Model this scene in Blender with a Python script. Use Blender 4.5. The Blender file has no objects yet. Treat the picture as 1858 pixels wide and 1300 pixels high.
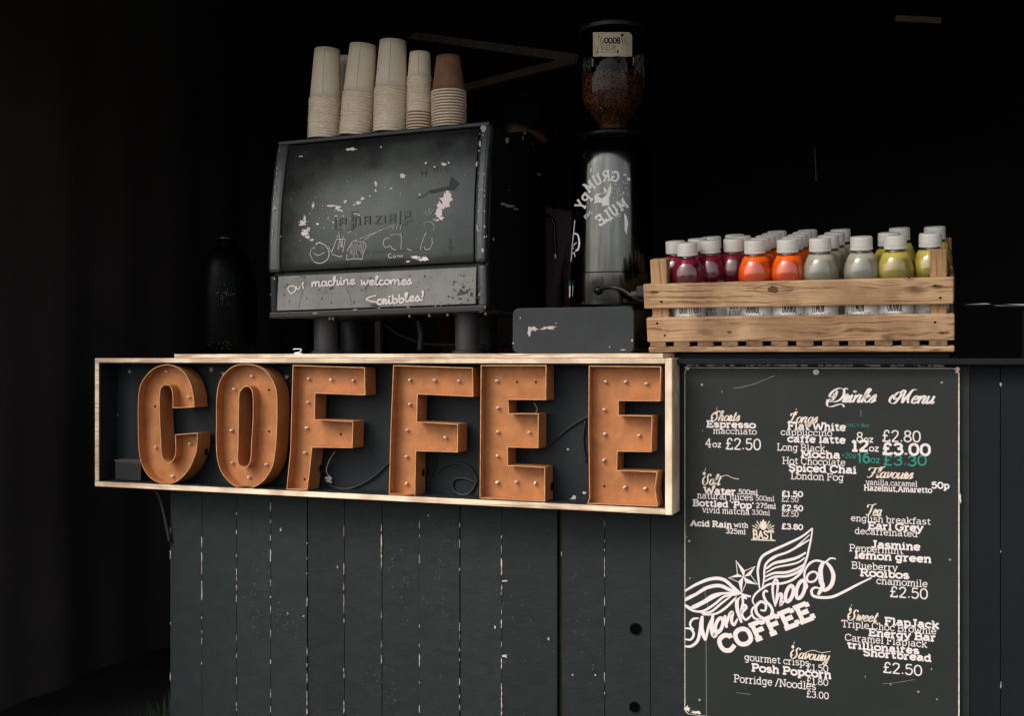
import bpy, math, random
from mathutils import Vector, Matrix, geometry
random.seed(7)
R = math.radians
scene = bpy.context.scene
COL = scene.collection

# ------------------------------------------------------------------ camera
F = 2044.0; TH = R(20.66); CAMY = -2.35; CAMZ = 0.97
cs, sn = math.cos(TH), math.sin(TH)
def ray(px, py):
    xn = (px-929)/F; yn = (650-py)/F
    return Vector((-sn+xn*cs, cs+xn*sn, yn))
def at(px, py, Y):
    d = ray(px, py); t = (Y-CAMY)/d.y
    return Vector((d.x*t, Y, CAMZ+d.z*t))
def atX(px, py, X):
    d = ray(px, py); t = X/d.x
    return Vector((X, CAMY+d.y*t, CAMZ+d.z*t))
def ppm(px, Y):                                   # pixels of the photograph per metre of height there
    d = ray(px, 650); t = (Y-CAMY)/d.y
    return F/t
cam = bpy.data.cameras.new('camera'); co = bpy.data.objects.new('camera', cam); COL.objects.link(co)
co.location = (0, CAMY, CAMZ); co.rotation_euler = (R(90), 0, TH)
cam.sensor_width = 36; cam.lens = F/1858*36; cam.clip_start = .05; cam.clip_end = 300
scene.camera = co

# ------------------------------------------------------------------ objects
def prop(o, label=None, cat=None, group=None, kind=None):
    if label: o['label'] = label
    if cat: o['category'] = cat
    if group: o['group'] = group
    if kind: o['kind'] = kind
    return o
WL = {}
def thing(name, label, cat, loc, group=None, rot=None):
    o = bpy.data.objects.new(name, None); o.empty_display_size = .05; COL.objects.link(o)
    o.location = loc
    if rot: o.rotation_euler = rot
    WL[o] = Vector(loc)
    return prop(o, label, cat, group)
def part(name, vf, mat, parent=None, smooth=False, local=False, bevel=0, sub=0, weld=False):
    """vf = (verts, faces[, material slots]); verts are world coordinates unless local"""
    off = Vector((0, 0, 0))
    if parent is not None and not local: off = WL.get(parent, Vector((0, 0, 0)))
    me = bpy.data.meshes.new(name)
    me.from_pydata([tuple(Vector(v)-off) for v in vf[0]], [], [tuple(f) for f in vf[1]])
    mats = mat if isinstance(mat, (list, tuple)) else [mat]
    for m in mats: me.materials.append(m)
    if len(vf) > 2: 
        for p, i in zip(me.polygons, vf[2]): p.material_index = i
    if smooth:
        for p in me.polygons: p.use_smooth = True
    me.update()
    o = bpy.data.objects.new(name, me); COL.objects.link(o)
    if parent is not None:
        o.parent = parent; WL[o] = off if not local else Vector((0, 0, 0))
    if bevel:
        b = o.modifiers.new('bevel', 'BEVEL'); b.width = bevel; b.segments = 2; b.limit_method = 'ANGLE'; b.angle_limit = R(40)
    if sub:
        s = o.modifiers.new('sub', 'SUBSURF'); s.levels = sub; s.render_levels = sub
    return o
def copy_tree(root):
    r = root.copy(); COL.objects.link(r)
    for ch in root.children:
        c = ch.copy(); COL.objects.link(c); c.parent = r
        for g in ch.children:
            d = g.copy(); COL.objects.link(d); d.parent = c
    return r

# ------------------------------------------------------------------ shapes
def merge(*vfs):
    V, Fs, M = [], [], []
    for vf in vfs:
        n = len(V); V += list(vf[0]); Fs += [tuple(i+n for i in f) for f in vf[1]]
        M += list(vf[2]) if len(vf) > 2 else [0]*len(vf[1])
    return V, Fs, M
def slot(vf, i): return vf[0], vf[1], [i]*len(vf[1])
def box(a, b):
    x0, y0, z0 = a; x1, y1, z1 = b
    V = [Vector(p) for p in ((x0,y0,z0),(x1,y0,z0),(x1,y1,z0),(x0,y1,z0),(x0,y0,z1),(x1,y0,z1),(x1,y1,z1),(x0,y1,z1))]
    return V, [(0,3,2,1),(4,5,6,7),(0,1,5,4),(1,2,6,5),(2,3,7,6),(3,0,4,7)]
def beam(p, q, w, h, up=Vector((0,0,1))):
    p, q = Vector(p), Vector(q); d = (q-p).normalized()
    s = d.cross(up).normalized()*w/2; u = s.cross(d).normalized()*h/2
    V = [p-s-u, p+s-u, p+s+u, p-s+u, q-s-u, q+s-u, q+s+u, q-s+u]
    return V, [(0,1,2,3),(7,6,5,4),(0,4,5,1),(1,5,6,2),(2,6,7,3),(3,7,4,0)]
def extrude_x(prof, x0, x1):
    """prof = list of (y,z) closed"""
    n = len(prof)
    V = [Vector((x0, y, z)) for y, z in prof]+[Vector((x1, y, z)) for y, z in prof]
    Fs = [(i, (i+1) % n, n+(i+1) % n, n+i) for i in range(n)]
    Fs += [tuple(range(n))[::-1], tuple(range(n, 2*n))]
    return V, Fs
def lathe(prof, c=(0,0,0), seg=40, cap=True):
    cx, cy, cz = c; V, Fs = [], []
    for r, z in prof:
        for k in range(seg):
            a = 2*math.pi*k/seg; V.append(Vector((cx+r*math.cos(a), cy+r*math.sin(a), cz+z)))
    for i in range(len(prof)-1):
        for k in range(seg):
            a, b = i*seg+k, i*seg+(k+1) % seg
            Fs.append((a, b, b+seg, a+seg))
    if cap:
        Fs.append(tuple(range(seg))[::-1]); n = (len(prof)-1)*seg; Fs.append(tuple(range(n, n+seg)))
    return V, Fs
def catmull(pts, n=6, closed=False):
    pts = [Vector(p) for p in pts]
    if len(pts) < 3: return pts
    out = []
    m = len(pts)
    rng = range(m) if closed else range(m-1)
    for i in rng:
        if closed: p0, p1, p2, p3 = pts[i-1], pts[i], pts[(i+1) % m], pts[(i+2) % m]
        else: p0, p1, p2, p3 = pts[max(i-1, 0)], pts[i], pts[i+1], pts[min(i+2, m-1)]
        for k in range(n):
            t = k/n
            out.append(.5*((2*p1)+(p2-p0)*t+(2*p0-5*p1+4*p2-p3)*t*t+(3*p1-p0-3*p2+p3)*t**3))
    out.append(pts[0].copy() if closed else pts[-1])
    return out
def tube(pts, r, seg=8, n=6):
    P = catmull(pts, n); V, Fs = [], []
    up = Vector((0, 0, 1))
    prev = None
    for i, p in enumerate(P):
        d = (P[min(i+1, len(P)-1)]-P[max(i-1, 0)]).normalized()
        s = d.cross(up) if prev is None else prev-(prev.dot(d))*d
        if s.length < 1e-4: s = d.cross(Vector((1, 0, 0)))
        s.normalize(); prev = s; u = s.cross(d)
        rr = r[min(i*len(r)//len(P), len(r)-1)] if isinstance(r, (list, tuple)) else r
        for k in range(seg):
            a = 2*math.pi*k/seg; V.append(p+(s*math.cos(a)+u*math.sin(a))*rr)
    for i in range(len(P)-1):
        for k in range(seg):
            a, b = i*seg+k, i*seg+(k+1) % seg
            Fs.append((a, b, b+seg, a+seg))
    Fs.append(tuple(range(seg))[::-1]); m = (len(P)-1)*seg; Fs.append(tuple(range(m, m+seg)))
    return V, Fs
def ellipsoid(c, rx, ry, rz, seg=10, ring=6, rot=None):
    V, Fs = [], []
    for j in range(ring+1):
        ph = math.pi*j/ring
        for k in range(seg):
            a = 2*math.pi*k/seg
            v = Vector((rx*math.sin(ph)*math.cos(a), ry*math.sin(ph)*math.sin(a), rz*math.cos(ph)))
            if rot: v = rot @ v
            V.append(v+Vector(c))
    for j in range(ring):
        for k in range(seg):
            a, b = j*seg+k, j*seg+(k+1) % seg
            Fs.append((a, a+seg, b+seg, b))
    return V, Fs

# ------------------------------------------------------------------ ribbons and lettering
class Ink:
    """collects flat ribbons in a 2-D space; every ribbon lies a hair above the one before"""
    def __init__(s, fmap): s.V = []; s.F = []; s.map = fmap; s.k = 0
    def put(s, pts, faces):
        n = len(s.V); lift = (s.k % 9)*0.00006; s.k += 1
        for p in pts: s.V.append(s.map(p[0], p[1], lift))
        s.F += [tuple(i+n for i in f) for f in faces]
    def ribbon(s, pts, w, closed=False):
        pts = [Vector((p[0], p[1])) for p in pts]; m = len(pts)
        if m < 2: return
        L = []
        for i in range(m):
            if closed: a, b = pts[(i-1) % m], pts[(i+1) % m]
            else: a, b = pts[max(i-1, 0)], pts[min(i+1, m-1)]
            d = b-a
            if d.length < 1e-9: d = Vector((1, 0))
            d.normalize(); nn = Vector((-d.y, d.x))
            if callable(w): ww = w(d, i/(m-1))
            else: ww = w
            k = 1.0
            if 0 < i < m-1:
                e = (pts[i]-pts[i-1]); 
                if e.length > 1e-9: k = 1/max(.5, abs(e.normalized().dot(d)))
            L += [pts[i]+nn*ww/2*k, pts[i]-nn*ww/2*k]
        fs = [(2*i, 2*i+1, 2*i+3, 2*i+2) for i in range(m-1)]
        if closed: fs.append((2*m-2, 2*m-1, 1, 0))
        s.put(L, fs)
    def poly(s, pts):
        vs = [Vector((p[0], p[1], 0)) for p in pts]
        s.put([(v.x, v.y) for v in vs], geometry.tessellate_polygon([vs]))
    def blob(s, cx, cy, rx, ry=None, n=9, jag=.35, rot=0):
        ry = ry or rx; pts = []
        if n >= 9 and jag >= .3: n = 17; jag = .5
        for k in range(n):
            a = 2*math.pi*k/n; q = 1+random.uniform(-jag, jag)
            x, y = rx*q*math.cos(a), ry*q*math.sin(a)
            pts.append((cx+x*math.cos(rot)-y*math.sin(rot), cy+x*math.sin(rot)+y*math.cos(rot)))
        s.poly(pts)
    def vf(s): return s.V, s.F

GL = {
'a':(6.8,"~1,6.1 3,7 4.9,6.2 5.2,4.4;5.2,4.4 5.2,0;~5.2,3.9 3,4 .9,3 .9,1.1 2.6,0 5.2,1.6;_5.2,0 6.7,0"),
'b':(6.8,"1.5,10 1.5,0;~1.5,5 3.2,7 5.6,6 6.1,3.5 5.6,1 3.2,0 1.5,2;_0,10 1.5,10"),
'c':(6.2,"~5.6,5.4 3.5,7 1.2,5.6 .6,3.5 1.2,1.4 3.5,0 5.8,1.4;_5.6,7 5.6,5"),
'd':(7,"5.3,10 5.3,0;~5.3,5 3.6,7 1.2,6 .6,3.5 1.2,1 3.6,0 5.3,2;_3.9,10 5.3,10;_5.3,0 6.9,0"),
'e':(6.4,".7,3.7 5.8,3.7;~5.8,3.7 5.3,6 3.3,7 1.2,5.8 .6,3.5 1.2,1.2 3.4,0 5.7,1.3"),
'f':(4.8,"~5,9.2 3.6,10 2.2,8.8 2.1,7;2.1,7.2 2.1,0;.2,7 4.4,7;_.4,0 4,0"),
'g':(7,"~5.3,5 3.6,7 1.2,6 .6,3.7 1.2,1.4 3.6,.4 5.3,2;5.3,7 5.3,-.4;~5.3,-.4 4.8,-2.5 3,-3 .9,-2.3;_5.3,7 6.9,7"),
'h':(7,"1.5,10 1.5,0;~1.5,4.5 3.2,7 5,6.6 5.5,4.5;5.5,4.6 5.5,0;_0,10 1.5,10;_0,0 2.8,0;_4.3,0 6.9,0"),
'i':(3.6,"1.8,7 1.8,0;_.3,7 1.8,7;_.1,0 3.5,0;1.8,9 1.8,10.2"),
'j':(3.6,"~2.2,7 2.2,0 1.6,-2.5 0,-3;_.7,7 2.2,7;2.2,9 2.2,10.2"),
'k':(6.9,"1.5,10 1.5,0;5.8,7 1.6,3;2.8,4 6,0;_0,10 1.5,10;_0,0 2.8,0;_4.4,7 6.7,7;_4.8,0 7,0"),
'l':(3.6,"1.8,10 1.8,0;_.3,10 1.8,10;_.1,0 3.5,0"),
'm':(10.4,"1.5,7 1.5,0;~1.5,4.5 3,7 4.7,6.6 5.2,4.5;5.2,4.6 5.2,0;~5.2,4.5 6.7,7 8.4,6.6 8.9,4.5;8.9,4.6 8.9,0;_0,7 1.5,7;_0,0 2.7,0;_4.1,0 6.3,0;_7.8,0 10.3,0"),
'n':(7,"1.5,7 1.5,0;~1.5,4.5 3.2,7 5,6.6 5.5,4.5;5.5,4.6 5.5,0;_0,7 1.5,7;_0,0 2.8,0;_4.3,0 6.9,0"),
'o':(6.6,"@3.3,7 1,5.8 .5,3.5 1,1.2 3.3,0 5.6,1.2 6.1,3.5 5.6,5.8"),
'p':(6.8,"1.5,7 1.5,-3;~1.5,5 3.2,7 5.6,6 6.1,3.5 5.6,1 3.2,0 1.5,2;_0,7 1.5,7;_0,-3 3,-3"),
'r':(5.2,"1.5,7 1.5,0;~1.5,4.3 2.6,6.5 4.8,6.8;_0,7 1.5,7;_0,0 3.2,0"),
's':(5.8,"~5,5.7 3,7 1,6 1.1,4.4 3,3.6 5,2.7 5,1 3,0 .7,1.3"),
't':(5,"2.2,9.2 2.2,1.5;~2.2,1.7 2.9,.1 5,.9;.2,7 4.6,7"),
'u':(7,"1.5,7 1.5,2.5;~1.5,2.6 2,.3 3.8,.1 5.5,2.5;5.5,7 5.5,0;_0,7 1.5,7;_4.2,7 5.5,7;_5.5,0 7,0"),
'v':(6.6,".8,7 3.3,0;3.3,0 5.8,7;_-.3,7 2.2,7;_4.5,7 6.9,7"),
'w':(9.6,".8,7 2.8,0;2.8,0 4.8,6;4.8,6 6.8,0;6.8,0 8.8,7;_-.3,7 2.2,7;_7.5,7 9.9,7"),
'y':(6.6,".8,7 3.3,0;5.8,7 2.7,-2;~2.7,-2 1.7,-3 .3,-2.8;_-.3,7 2.2,7;_4.5,7 6.9,7"),
'z':(6.2,".6,7 5.4,7;5.4,7 .8,0;.6,0 5.7,0"),
'A':(9,"4.5,10 1,0;4.5,10 8,0;2.2,3.4 6.8,3.4;_-.4,0 2.7,0;_6.4,0 9.4,0"),
'B':(8.2,"1.7,10 1.7,0;~1.7,10 5.4,9.8 6.7,7.7 5.2,5.4 1.7,5.2;~1.7,5.2 6,5 7.4,2.6 6,.2 1.7,0;_0,10 1.7,10;_0,0 1.7,0"),
'C':(8.4,"~7.4,7.6 6.3,9.4 4.4,10 1.6,8.6 .7,5 1.6,1.4 4.4,0 7.7,2;_7.5,10 7.5,7"),
'D':(8.8,"1.7,10 1.7,0;~1.7,10 5.4,9.7 8,7.5 8,2.5 5.4,.3 1.7,0;_0,10 1.7,10;_0,0 1.7,0"),
'E':(7.8,"1.7,10 1.7,0;1.7,10 7,10;1.7,5.2 5,5.2;1.7,0 7.2,0;_7,10.5 7,7.6;_7.2,-.5 7.2,2.6;_5.2,6.8 5.2,3.7;_0,10 1.7,10;_0,0 1.7,0"),
'F':(7.4,"1.7,10 1.7,0;1.7,10 7,10;1.7,5.2 5,5.2;_7,10.5 7,7.6;_5.2,6.8 5.2,3.7;_0,10 1.7,10;_0,0 3.6,0"),
'G':(9,"~7.6,7.8 6.3,9.4 4.4,10 1.6,8.6 .7,5 1.6,1.4 4.4,0 7.6,1.6;7.6,0 7.6,4.4;_5.4,4.4 8.9,4.4;4.9,4.4 7.6,4.4;_7.6,10 7.6,7.2"),
'H':(9.4,"1.7,10 1.7,0;7.7,10 7.7,0;1.7,5.2 7.7,5.2;_0,10 3.4,10;_0,0 3.4,0;_6,10 9.4,10;_6,0 9.4,0"),
'J':(6,"~4,10 4,2.6 3.4,.4 1.6,0 .3,1.4;_2.2,10 5.8,10;4,10 4,9"),
'L':(7,"1.7,10 1.7,0;1.7,0 6.4,0;_0,10 3.6,10;_0,0 1.7,0;_6.5,-.5 6.5,3"),
'M':(11,"1.9,0 1.9,10;1.9,10 5.5,2;5.5,2 9.1,10;9.1,10 9.1,0;_0,10 1.9,10;_9.1,10 11,10;_0,0 3.6,0;_7.4,0 11,0"),
'N':(9.6,"1.9,0 1.9,10;1.9,10 7.7,0;7.7,0 7.7,10;_0,10 1.9,10;_6,10 9.4,10;_0,0 3.6,0"),
'O':(9,"@4.5,10 1.6,8.6 .7,5 1.6,1.4 4.5,0 7.4,1.4 8.3,5 7.4,8.6"),
'P':(7.8,"1.7,10 1.7,0;~1.7,10 5.6,9.8 7,7.4 5.6,4.8 1.7,4.6;_0,10 1.7,10;_0,0 3.6,0"),
'R':(8.6,"1.7,10 1.7,0;~1.7,10 5.6,9.8 7,7.5 5.6,5.2 1.7,5;4.4,5 7.2,0;_0,10 1.7,10;_0,0 3.6,0;_6.2,0 8.8,0"),
'S':(7.2,"~6.3,8 4.8,9.8 2,9.6 .9,7.6 2.2,5.8 5,4.6 6.4,2.6 5,.3 2.2,.2 .7,2;_6.3,10 6.3,7.4"),
'T':(8.4,"4.2,10 4.2,0;.6,10 7.8,10;_.6,10.5 .6,7.6;_7.8,10.5 7.8,7.6;_2.4,0 6,0"),
'U':(9,"~1.7,10 1.7,3.4 2.6,.7 4.5,0 6.4,.7 7.3,3.4 7.3,10;_0,10 3.2,10;_5.8,10 9,10"),
'W':(12.4,"1,10 3.4,0;3.4,0 6.2,9;6.2,9 9,0;9,0 11.4,10;_-.4,10 2.6,10;_9.8,10 12.8,10"),
'Y':(8.4,"1,10 4.2,4.6;7.4,10 4.2,4.6;4.2,4.6 4.2,0;_-.2,10 2.4,10;_6,10 8.6,10;_2.4,0 6,0"),
'Z':(7.6,".8,10 6.8,10;6.8,10 .8,0;.8,0 7,0"),
'I':(3.6,"1.8,10 1.8,0;_.2,10 3.4,10;_.2,0 3.4,0"),
'X':(8,"1,10 7,0;7,10 1,0"),
'0':(7.4,"@3.7,10 1.4,8.4 .8,5 1.4,1.6 3.7,0 6,1.6 6.6,5 6,8.4"),
'1':(4.6,"2.6,10 2.6,0;.6,8.2 2.6,10;_.6,0 4.4,0"),
'2':(7,"~.9,7.6 1.6,9.4 3.6,10 5.6,9.2 5.9,7.2 4.6,4.6 .9,.2;.7,0 6.4,0"),
'3':(7,"~.9,8.2 2.2,9.8 4.8,9.6 5.9,7.6 4.8,5.7 3,5.3;~3,5.3 5.4,5 6.3,2.6 5,.4 2.4,0 .6,1.8"),
'4':(7.2,"5,10 .5,3;.5,3 6.9,3;5,10 5,0;_3.6,0 6.4,0"),
'5':(7,"6,10 1.6,10;1.6,10 1.3,5.6;~1.3,5.4 3.6,6.4 5.9,5.2 6.2,2.8 4.9,.4 2.4,0 .6,1.6"),
'6':(7,"~5.6,9.6 3,8.8 1.2,6 .9,3 2,.5 4,0 6,1.4 6.2,3.8 4.6,5.8 2.4,5.4 1,3.6"),
'7':(6.8,".8,10 6.2,10;6.2,10 2.8,0"),
'8':(7,"@3.5,10 1.5,9.2 1.3,7 3.5,5.4 5.7,7 5.5,9.2;@3.5,5.4 1,4 .9,1.4 3.5,0 6.1,1.4 6,4"),
'£':(7.6,"~6.4,7.8 5.6,9.6 3.8,10 2.4,8.4 2.6,5.4 2.6,2.4 .8,.2;.6,0 6.8,0;.8,5.2 5.2,5.2;_6.8,-.4 6.8,1.8"),
'.':(2.8,"1.4,0 1.4,1.3"), ',':(2.8,"1.6,.9 .7,-1.9"), "'":(2.4,"1.2,10 1.2,7.4"), '/':(5,".4,-1 4.6,10.6"), '+':(7,".8,5 6.2,5;3.5,7.7 3.5,2.3"), '-':(5,".6,4 4.4,4"), '&':(8,"~7.4,0 2.2,7 2.6,9.5 4.4,9.4 4.6,7.2 .9,4 .8,1.2 3,0 7,4"), '!':(3,"1.5,10 1.5,3;1.5,0 1.5,1.2"),
}
CURS = {  # joined handwriting, baseline 0, x-height 6
'D':(11,"~3.5,9 4,5 3,1 1,.3 .2,1.6 1.8,2 5,.2 8.8,2 9.8,6 8,10 4,11 .4,8.5 -.4,5 1.6,3.8 3,5.5 1.4,7;~-.4,2 1,-2.4 4.5,-3.6 9,-2 12,-1.6 14.5,-3.8;~8,10 9.6,11 11,10.2"),
'M':(13,"~1.6,4 -.6,3 -1.6,5 -.6,8 2,8.6 3,6 1.4,.6 -1,-.2 -3.4,1.2 -4,4 -2.6,6.4 -.4,6.2;~1.8,8.4 3.6,10.4 5.4,10;~5,10.2 5.4,5 6.6,.2;~6.6,.2 8,5 10,9.4;~9.6,9.4 9.6,4 11.4,.2;~9.8,9.4 11,10.8 13.4,10.8"),
'S':(7,"~6.4,8.8 5.6,10.6 3.6,10.6 2.6,8.4 4,5.8 4.8,3 3.4,.4 .8,-.2 -1,1.4 -.4,3.4 1,3.2;~-1,1.4 -2.4,5 -.6,8.6"),
'L':(6.5,"~5,10.2 3.8,11 2.6,9 2.2,4.6 .8,.4 -.8,.6 .4,1.8 3,.2 6,1.2;~2.4,7 .8,9.4 -1,8.8 -1,7"),
'F':(8,"~5,10 4.4,5 3.2,1.4 1.2,0 -.8,1.2;~-1.6,7.4 -.4,9.8 3,9.8 8,10 14,11.6;2.2,5 6.4,5.4"),
'T':(8,"~5,10 4.4,5 3.2,1.4 1.2,0 -.8,1.2;~-1.6,7.4 -.4,9.8 3,9.8 6,10 9.4,11"),
'a':(6.4,"~5,5 3,6 1,4.4 1,1.2 2.6,0 4.8,2.6;~5.2,6 4.8,2 5.4,.1 6.8,1.2"),
'o':(5.6,"@3,6 1,4.4 1,1.4 2.8,0 4.8,1.6 5,4.4;~4.8,5 5.6,4.4 6,4.8"),
'e':(5.2,"~.8,2.6 3.6,3.4 4.2,5.2 2.8,6 1.2,4.4 1,1.4 2.6,0 5.4,1.6"),
'r':(4.6,"~-.2,3 1.4,6.4 1.6,5.4;~1.6,6 3.6,5.4;~1.6,5.6 .9,0;~3.6,5.6 2.6,1.6 3.2,0 4.8,1.4"),
'i':(3.4,"~0,2 1.4,6;~1.4,6 1.2,1.4 1.8,0 3.6,1.6;@1.9,9 1.4,8.5 1.9,8 2.4,8.5"),
'n':(6.6,"~1,6 .9,0;~.9,2.6 3,6 4.6,5.4 4.4,1.4 5,0 6.8,1.6"),
'm':(9.6,"~1,6 .9,0;~.9,2.6 2.8,6 4.2,5.4 4,0;~4,2.6 6,6 7.6,5.4 7.4,1.4 8,0 9.8,1.6"),
'k':(6.2,"~1,3 3.2,9.6 2.2,11 1.2,9 .9,0;~1,2.6 3.4,6 4.6,5 1.6,3;~1.8,3 4.2,.2 6.2,1.6"),
's':(4.8,"~0,1.6 2.6,6.2 3.4,3.4 2.4,.2 .4,.6;~2.4,.2 5,2"),
'u':(6.4,"~.8,6 .8,1.4 2,0 4.6,3;~4.8,6 4.6,1.4 5.2,0 6.6,1.6"),
'h':(6.6,"~.6,3 3,9.6 2.2,11 1.2,9 .9,0;~.9,2.6 3,6 4.6,5.4 4.4,1.4 5,0 6.8,1.6"),
't':(4.2,"~2.2,9.4 1.4,2 2,0 4.2,1.6;.2,6.4 4.2,6.4"),
'g':(6,"~5,5 3,6 1,4.4 1.2,1.4 3,.6 4.8,2.6;~5,6 4.6,-2 3,-4 1,-3 2.6,-.6 6,1.4"),
'f':(4.6,"~.4,2.4 3.6,9.4 2.8,11 1.8,9 1,-3 2,-4 2.8,-1.6 1.8,.4 4.8,2;0,6 3.8,6"),
'l':(3.6,"~.4,2.6 3,9.4 2.4,11 1.2,9 1.2,1.6 2,0 3.8,1.6"),
'v':(5.4,"~.4,5 1.2,6 1.8,.4 4.4,3.4 4.2,6 5.6,5.4"),
'w':(7.6,"~.4,5.4 1.2,6 1.4,.4 3.6,4.6;~3.6,5.4 4,.4 6.4,3.4 6.4,6 7.8,5.4"),
'y':(6,"~.8,6 .9,1.8 2.2,.6 4.6,3;~5,6 4.4,-2 3,-4 1,-3 2.6,-.6 6,1.4"),
'c':(4.8,"~4.2,5 2.6,6 1,4.4 1,1.2 2.6,0 5,1.6"),
'b':(5.4,"~1.4,10.5 1,4 1.2,.6 3,0 4.6,2 4.2,4.6 2.6,5.2 1.2,3.6"),
'!':(3,"~1.6,9 2.6,11 3,9 1.4,3;@1.2,.8 .8,.4 1.2,0 1.6,.4"),
}
def glyph_strokes(ch, font, slab):
    if ch not in font: return 4, []
    w, s = font[ch]; out = []
    for st in s.split(';'):
        if st[0] == '_':
            if not slab: continue
            kind = '_'; st = st[1:]
        elif st[0] in '~@': kind = st[0]; st = st[1:]
        else: kind = ''
        pts = [tuple(float(q) for q in p.split(',')) for p in st.split()]
        if kind == '~': pts = [tuple(p) for p in catmull([(*p, 0) for p in pts], 5)]
        if kind == '@': pts = [tuple(p) for p in catmull([(*p, 0) for p in pts], 4, True)]
        out.append([(p[0], p[1]) for p in pts])
    return w, out
def text(ink, s, p0, p1, h, wt=.9, slab=True, font=GL, shear=0, gap=.5, nib=None, jit=0):
    """p0,p1: ends of the baseline in ink space; h: cap height; wt: stroke weight in grid units"""
    p0 = Vector(p0); p1 = Vector(p1); d = p1-p0; L = d.length; d.normalize(); n = Vector((-d.y, d.x))
    lay = []; x = 0
    for ch in s:
        if ch == ' ': x += 3.2; continue
        w, st = glyph_strokes(ch, font, slab); lay.append((x, st)); x += w+gap
    tot = x-gap; sx = L/tot; sy = h/10
    for x0, st in lay:
        dy = random.uniform(-jit, jit)
        for pts in st:
            Q = [p0+d*((x0+px+shear*py)*sx)+n*((py+dy)*sy) for px, py in pts]
            w = wt*(sx+sy)/2
            if nib:
                nv = Vector(nib[:2]).normalized(); thin, thick = nib[2], nib[3]
                f = lambda dd, t, nv=nv, w=w: w*(thin+(thick-thin)*abs(dd.dot(nv))**1.5)
                ink.ribbon(Q, f)
            else: ink.ribbon(Q, w)

# ------------------------------------------------------------------ materials
def NT(m): return m.node_tree.nodes, m.node_tree.links
def mat(name, col, rough=.6, metal=0, spec=.5, coat=0, coat_rough=.1, var=.0, vscale=8, stretch=(1,1,1), bump=0, bscale=60, rvar=0, chips=None, ior=1.5):
    """var: colour variation; chips=(threshold, colour, scale)"""
    m = bpy.data.materials.new(name); m.use_nodes = True; N, L = NT(m)
    b = N['Principled BSDF']; b.inputs['Roughness'].default_value = rough; b.inputs['Metallic'].default_value = metal
    b.inputs['Specular IOR Level'].default_value = spec; b.inputs['Coat Weight'].default_value = coat
    b.inputs['Coat Roughness'].default_value = coat_rough; b.inputs['IOR'].default_value = ior
    c = (*col, 1); b.inputs['Base Color'].default_value = c
    tc = N.new('ShaderNodeTexCoord'); mp = N.new('ShaderNodeMapping'); mp.inputs['Scale'].default_value = stretch
    L.new(tc.outputs['Object'], mp.inputs['Vector'])
    colout = None
    if var:
        n = N.new('ShaderNodeTexNoise'); n.inputs['Scale'].default_value = vscale; n.inputs['Detail'].default_value = 8; n.inputs['Roughness'].default_value = .65
        L.new(mp.outputs[0], n.inputs['Vector'])
        r = N.new('ShaderNodeValToRGB'); r.color_ramp.elements[0].position = .3; r.color_ramp.elements[1].position = .7
        r.color_ramp.elements[0].color = tuple(x*(1-var) for x in col)+(1,)
        r.color_ramp.elements[1].color = tuple(min(1, x*(1+var)) for x in col)+(1,)
        L.new(n.outputs['Fac'], r.inputs['Fac']); colout = r.outputs['Color']
    if chips:
        th, cc, sc = chips
        n2 = N.new('ShaderNodeTexNoise'); n2.inputs['Scale'].default_value = sc; n2.inputs['Detail'].default_value = 6; n2.inputs['Roughness'].default_value = .7
        L.new(tc.outputs['Object'], n2.inputs['Vector'])
        r2 = N.new('ShaderNodeValToRGB'); r2.color_ramp.elements[0].position = th; r2.color_ramp.elements[1].position = th+.015
        L.new(n2.outputs['Fac'], r2.inputs['Fac'])
        mx = N.new('ShaderNodeMix'); mx.data_type = 'RGBA'; L.new(r2.outputs['Color'], mx.inputs['Factor'])
        if colout: L.new(colout, mx.inputs['A'])
        else: mx.inputs['A'].default_value = c
        mx.inputs['B'].default_value = (*cc, 1); colout = mx.outputs['Result']
    if colout: L.new(colout, b.inputs['Base Color'])
    if rvar:
        n4 = N.new('ShaderNodeTexNoise'); n4.inputs['Scale'].default_value = 14; n4.inputs['Detail'].default_value = 7; L.new(tc.outputs['Object'], n4.inputs['Vector'])
        mr = N.new('ShaderNodeMapRange'); mr.inputs['From Min'].default_value = .3; mr.inputs['From Max'].default_value = .7
        mr.inputs['To Min'].default_value = max(.02, rough-rvar); mr.inputs['To Max'].default_value = min(1, rough+rvar)
        L.new(n4.outputs['Fac'], mr.inputs['Value']); L.new(mr.outputs['Result'], b.inputs['Roughness'])
    if bump:
        n3 = N.new('ShaderNodeTexNoise'); n3.inputs['Scale'].default_value = bscale; n3.inputs['Detail'].default_value = 6
        L.new(mp.outputs[0], n3.inputs['Vector'])
        bp = N.new('ShaderNodeBump'); bp.inputs['Strength'].default_value = bump; bp.inputs['Distance'].default_value = .003
        L.new(n3.outputs['Fac'], bp.inputs['Height']); L.new(bp.outputs['Normal'], b.inputs['Normal'])
    return m
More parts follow.
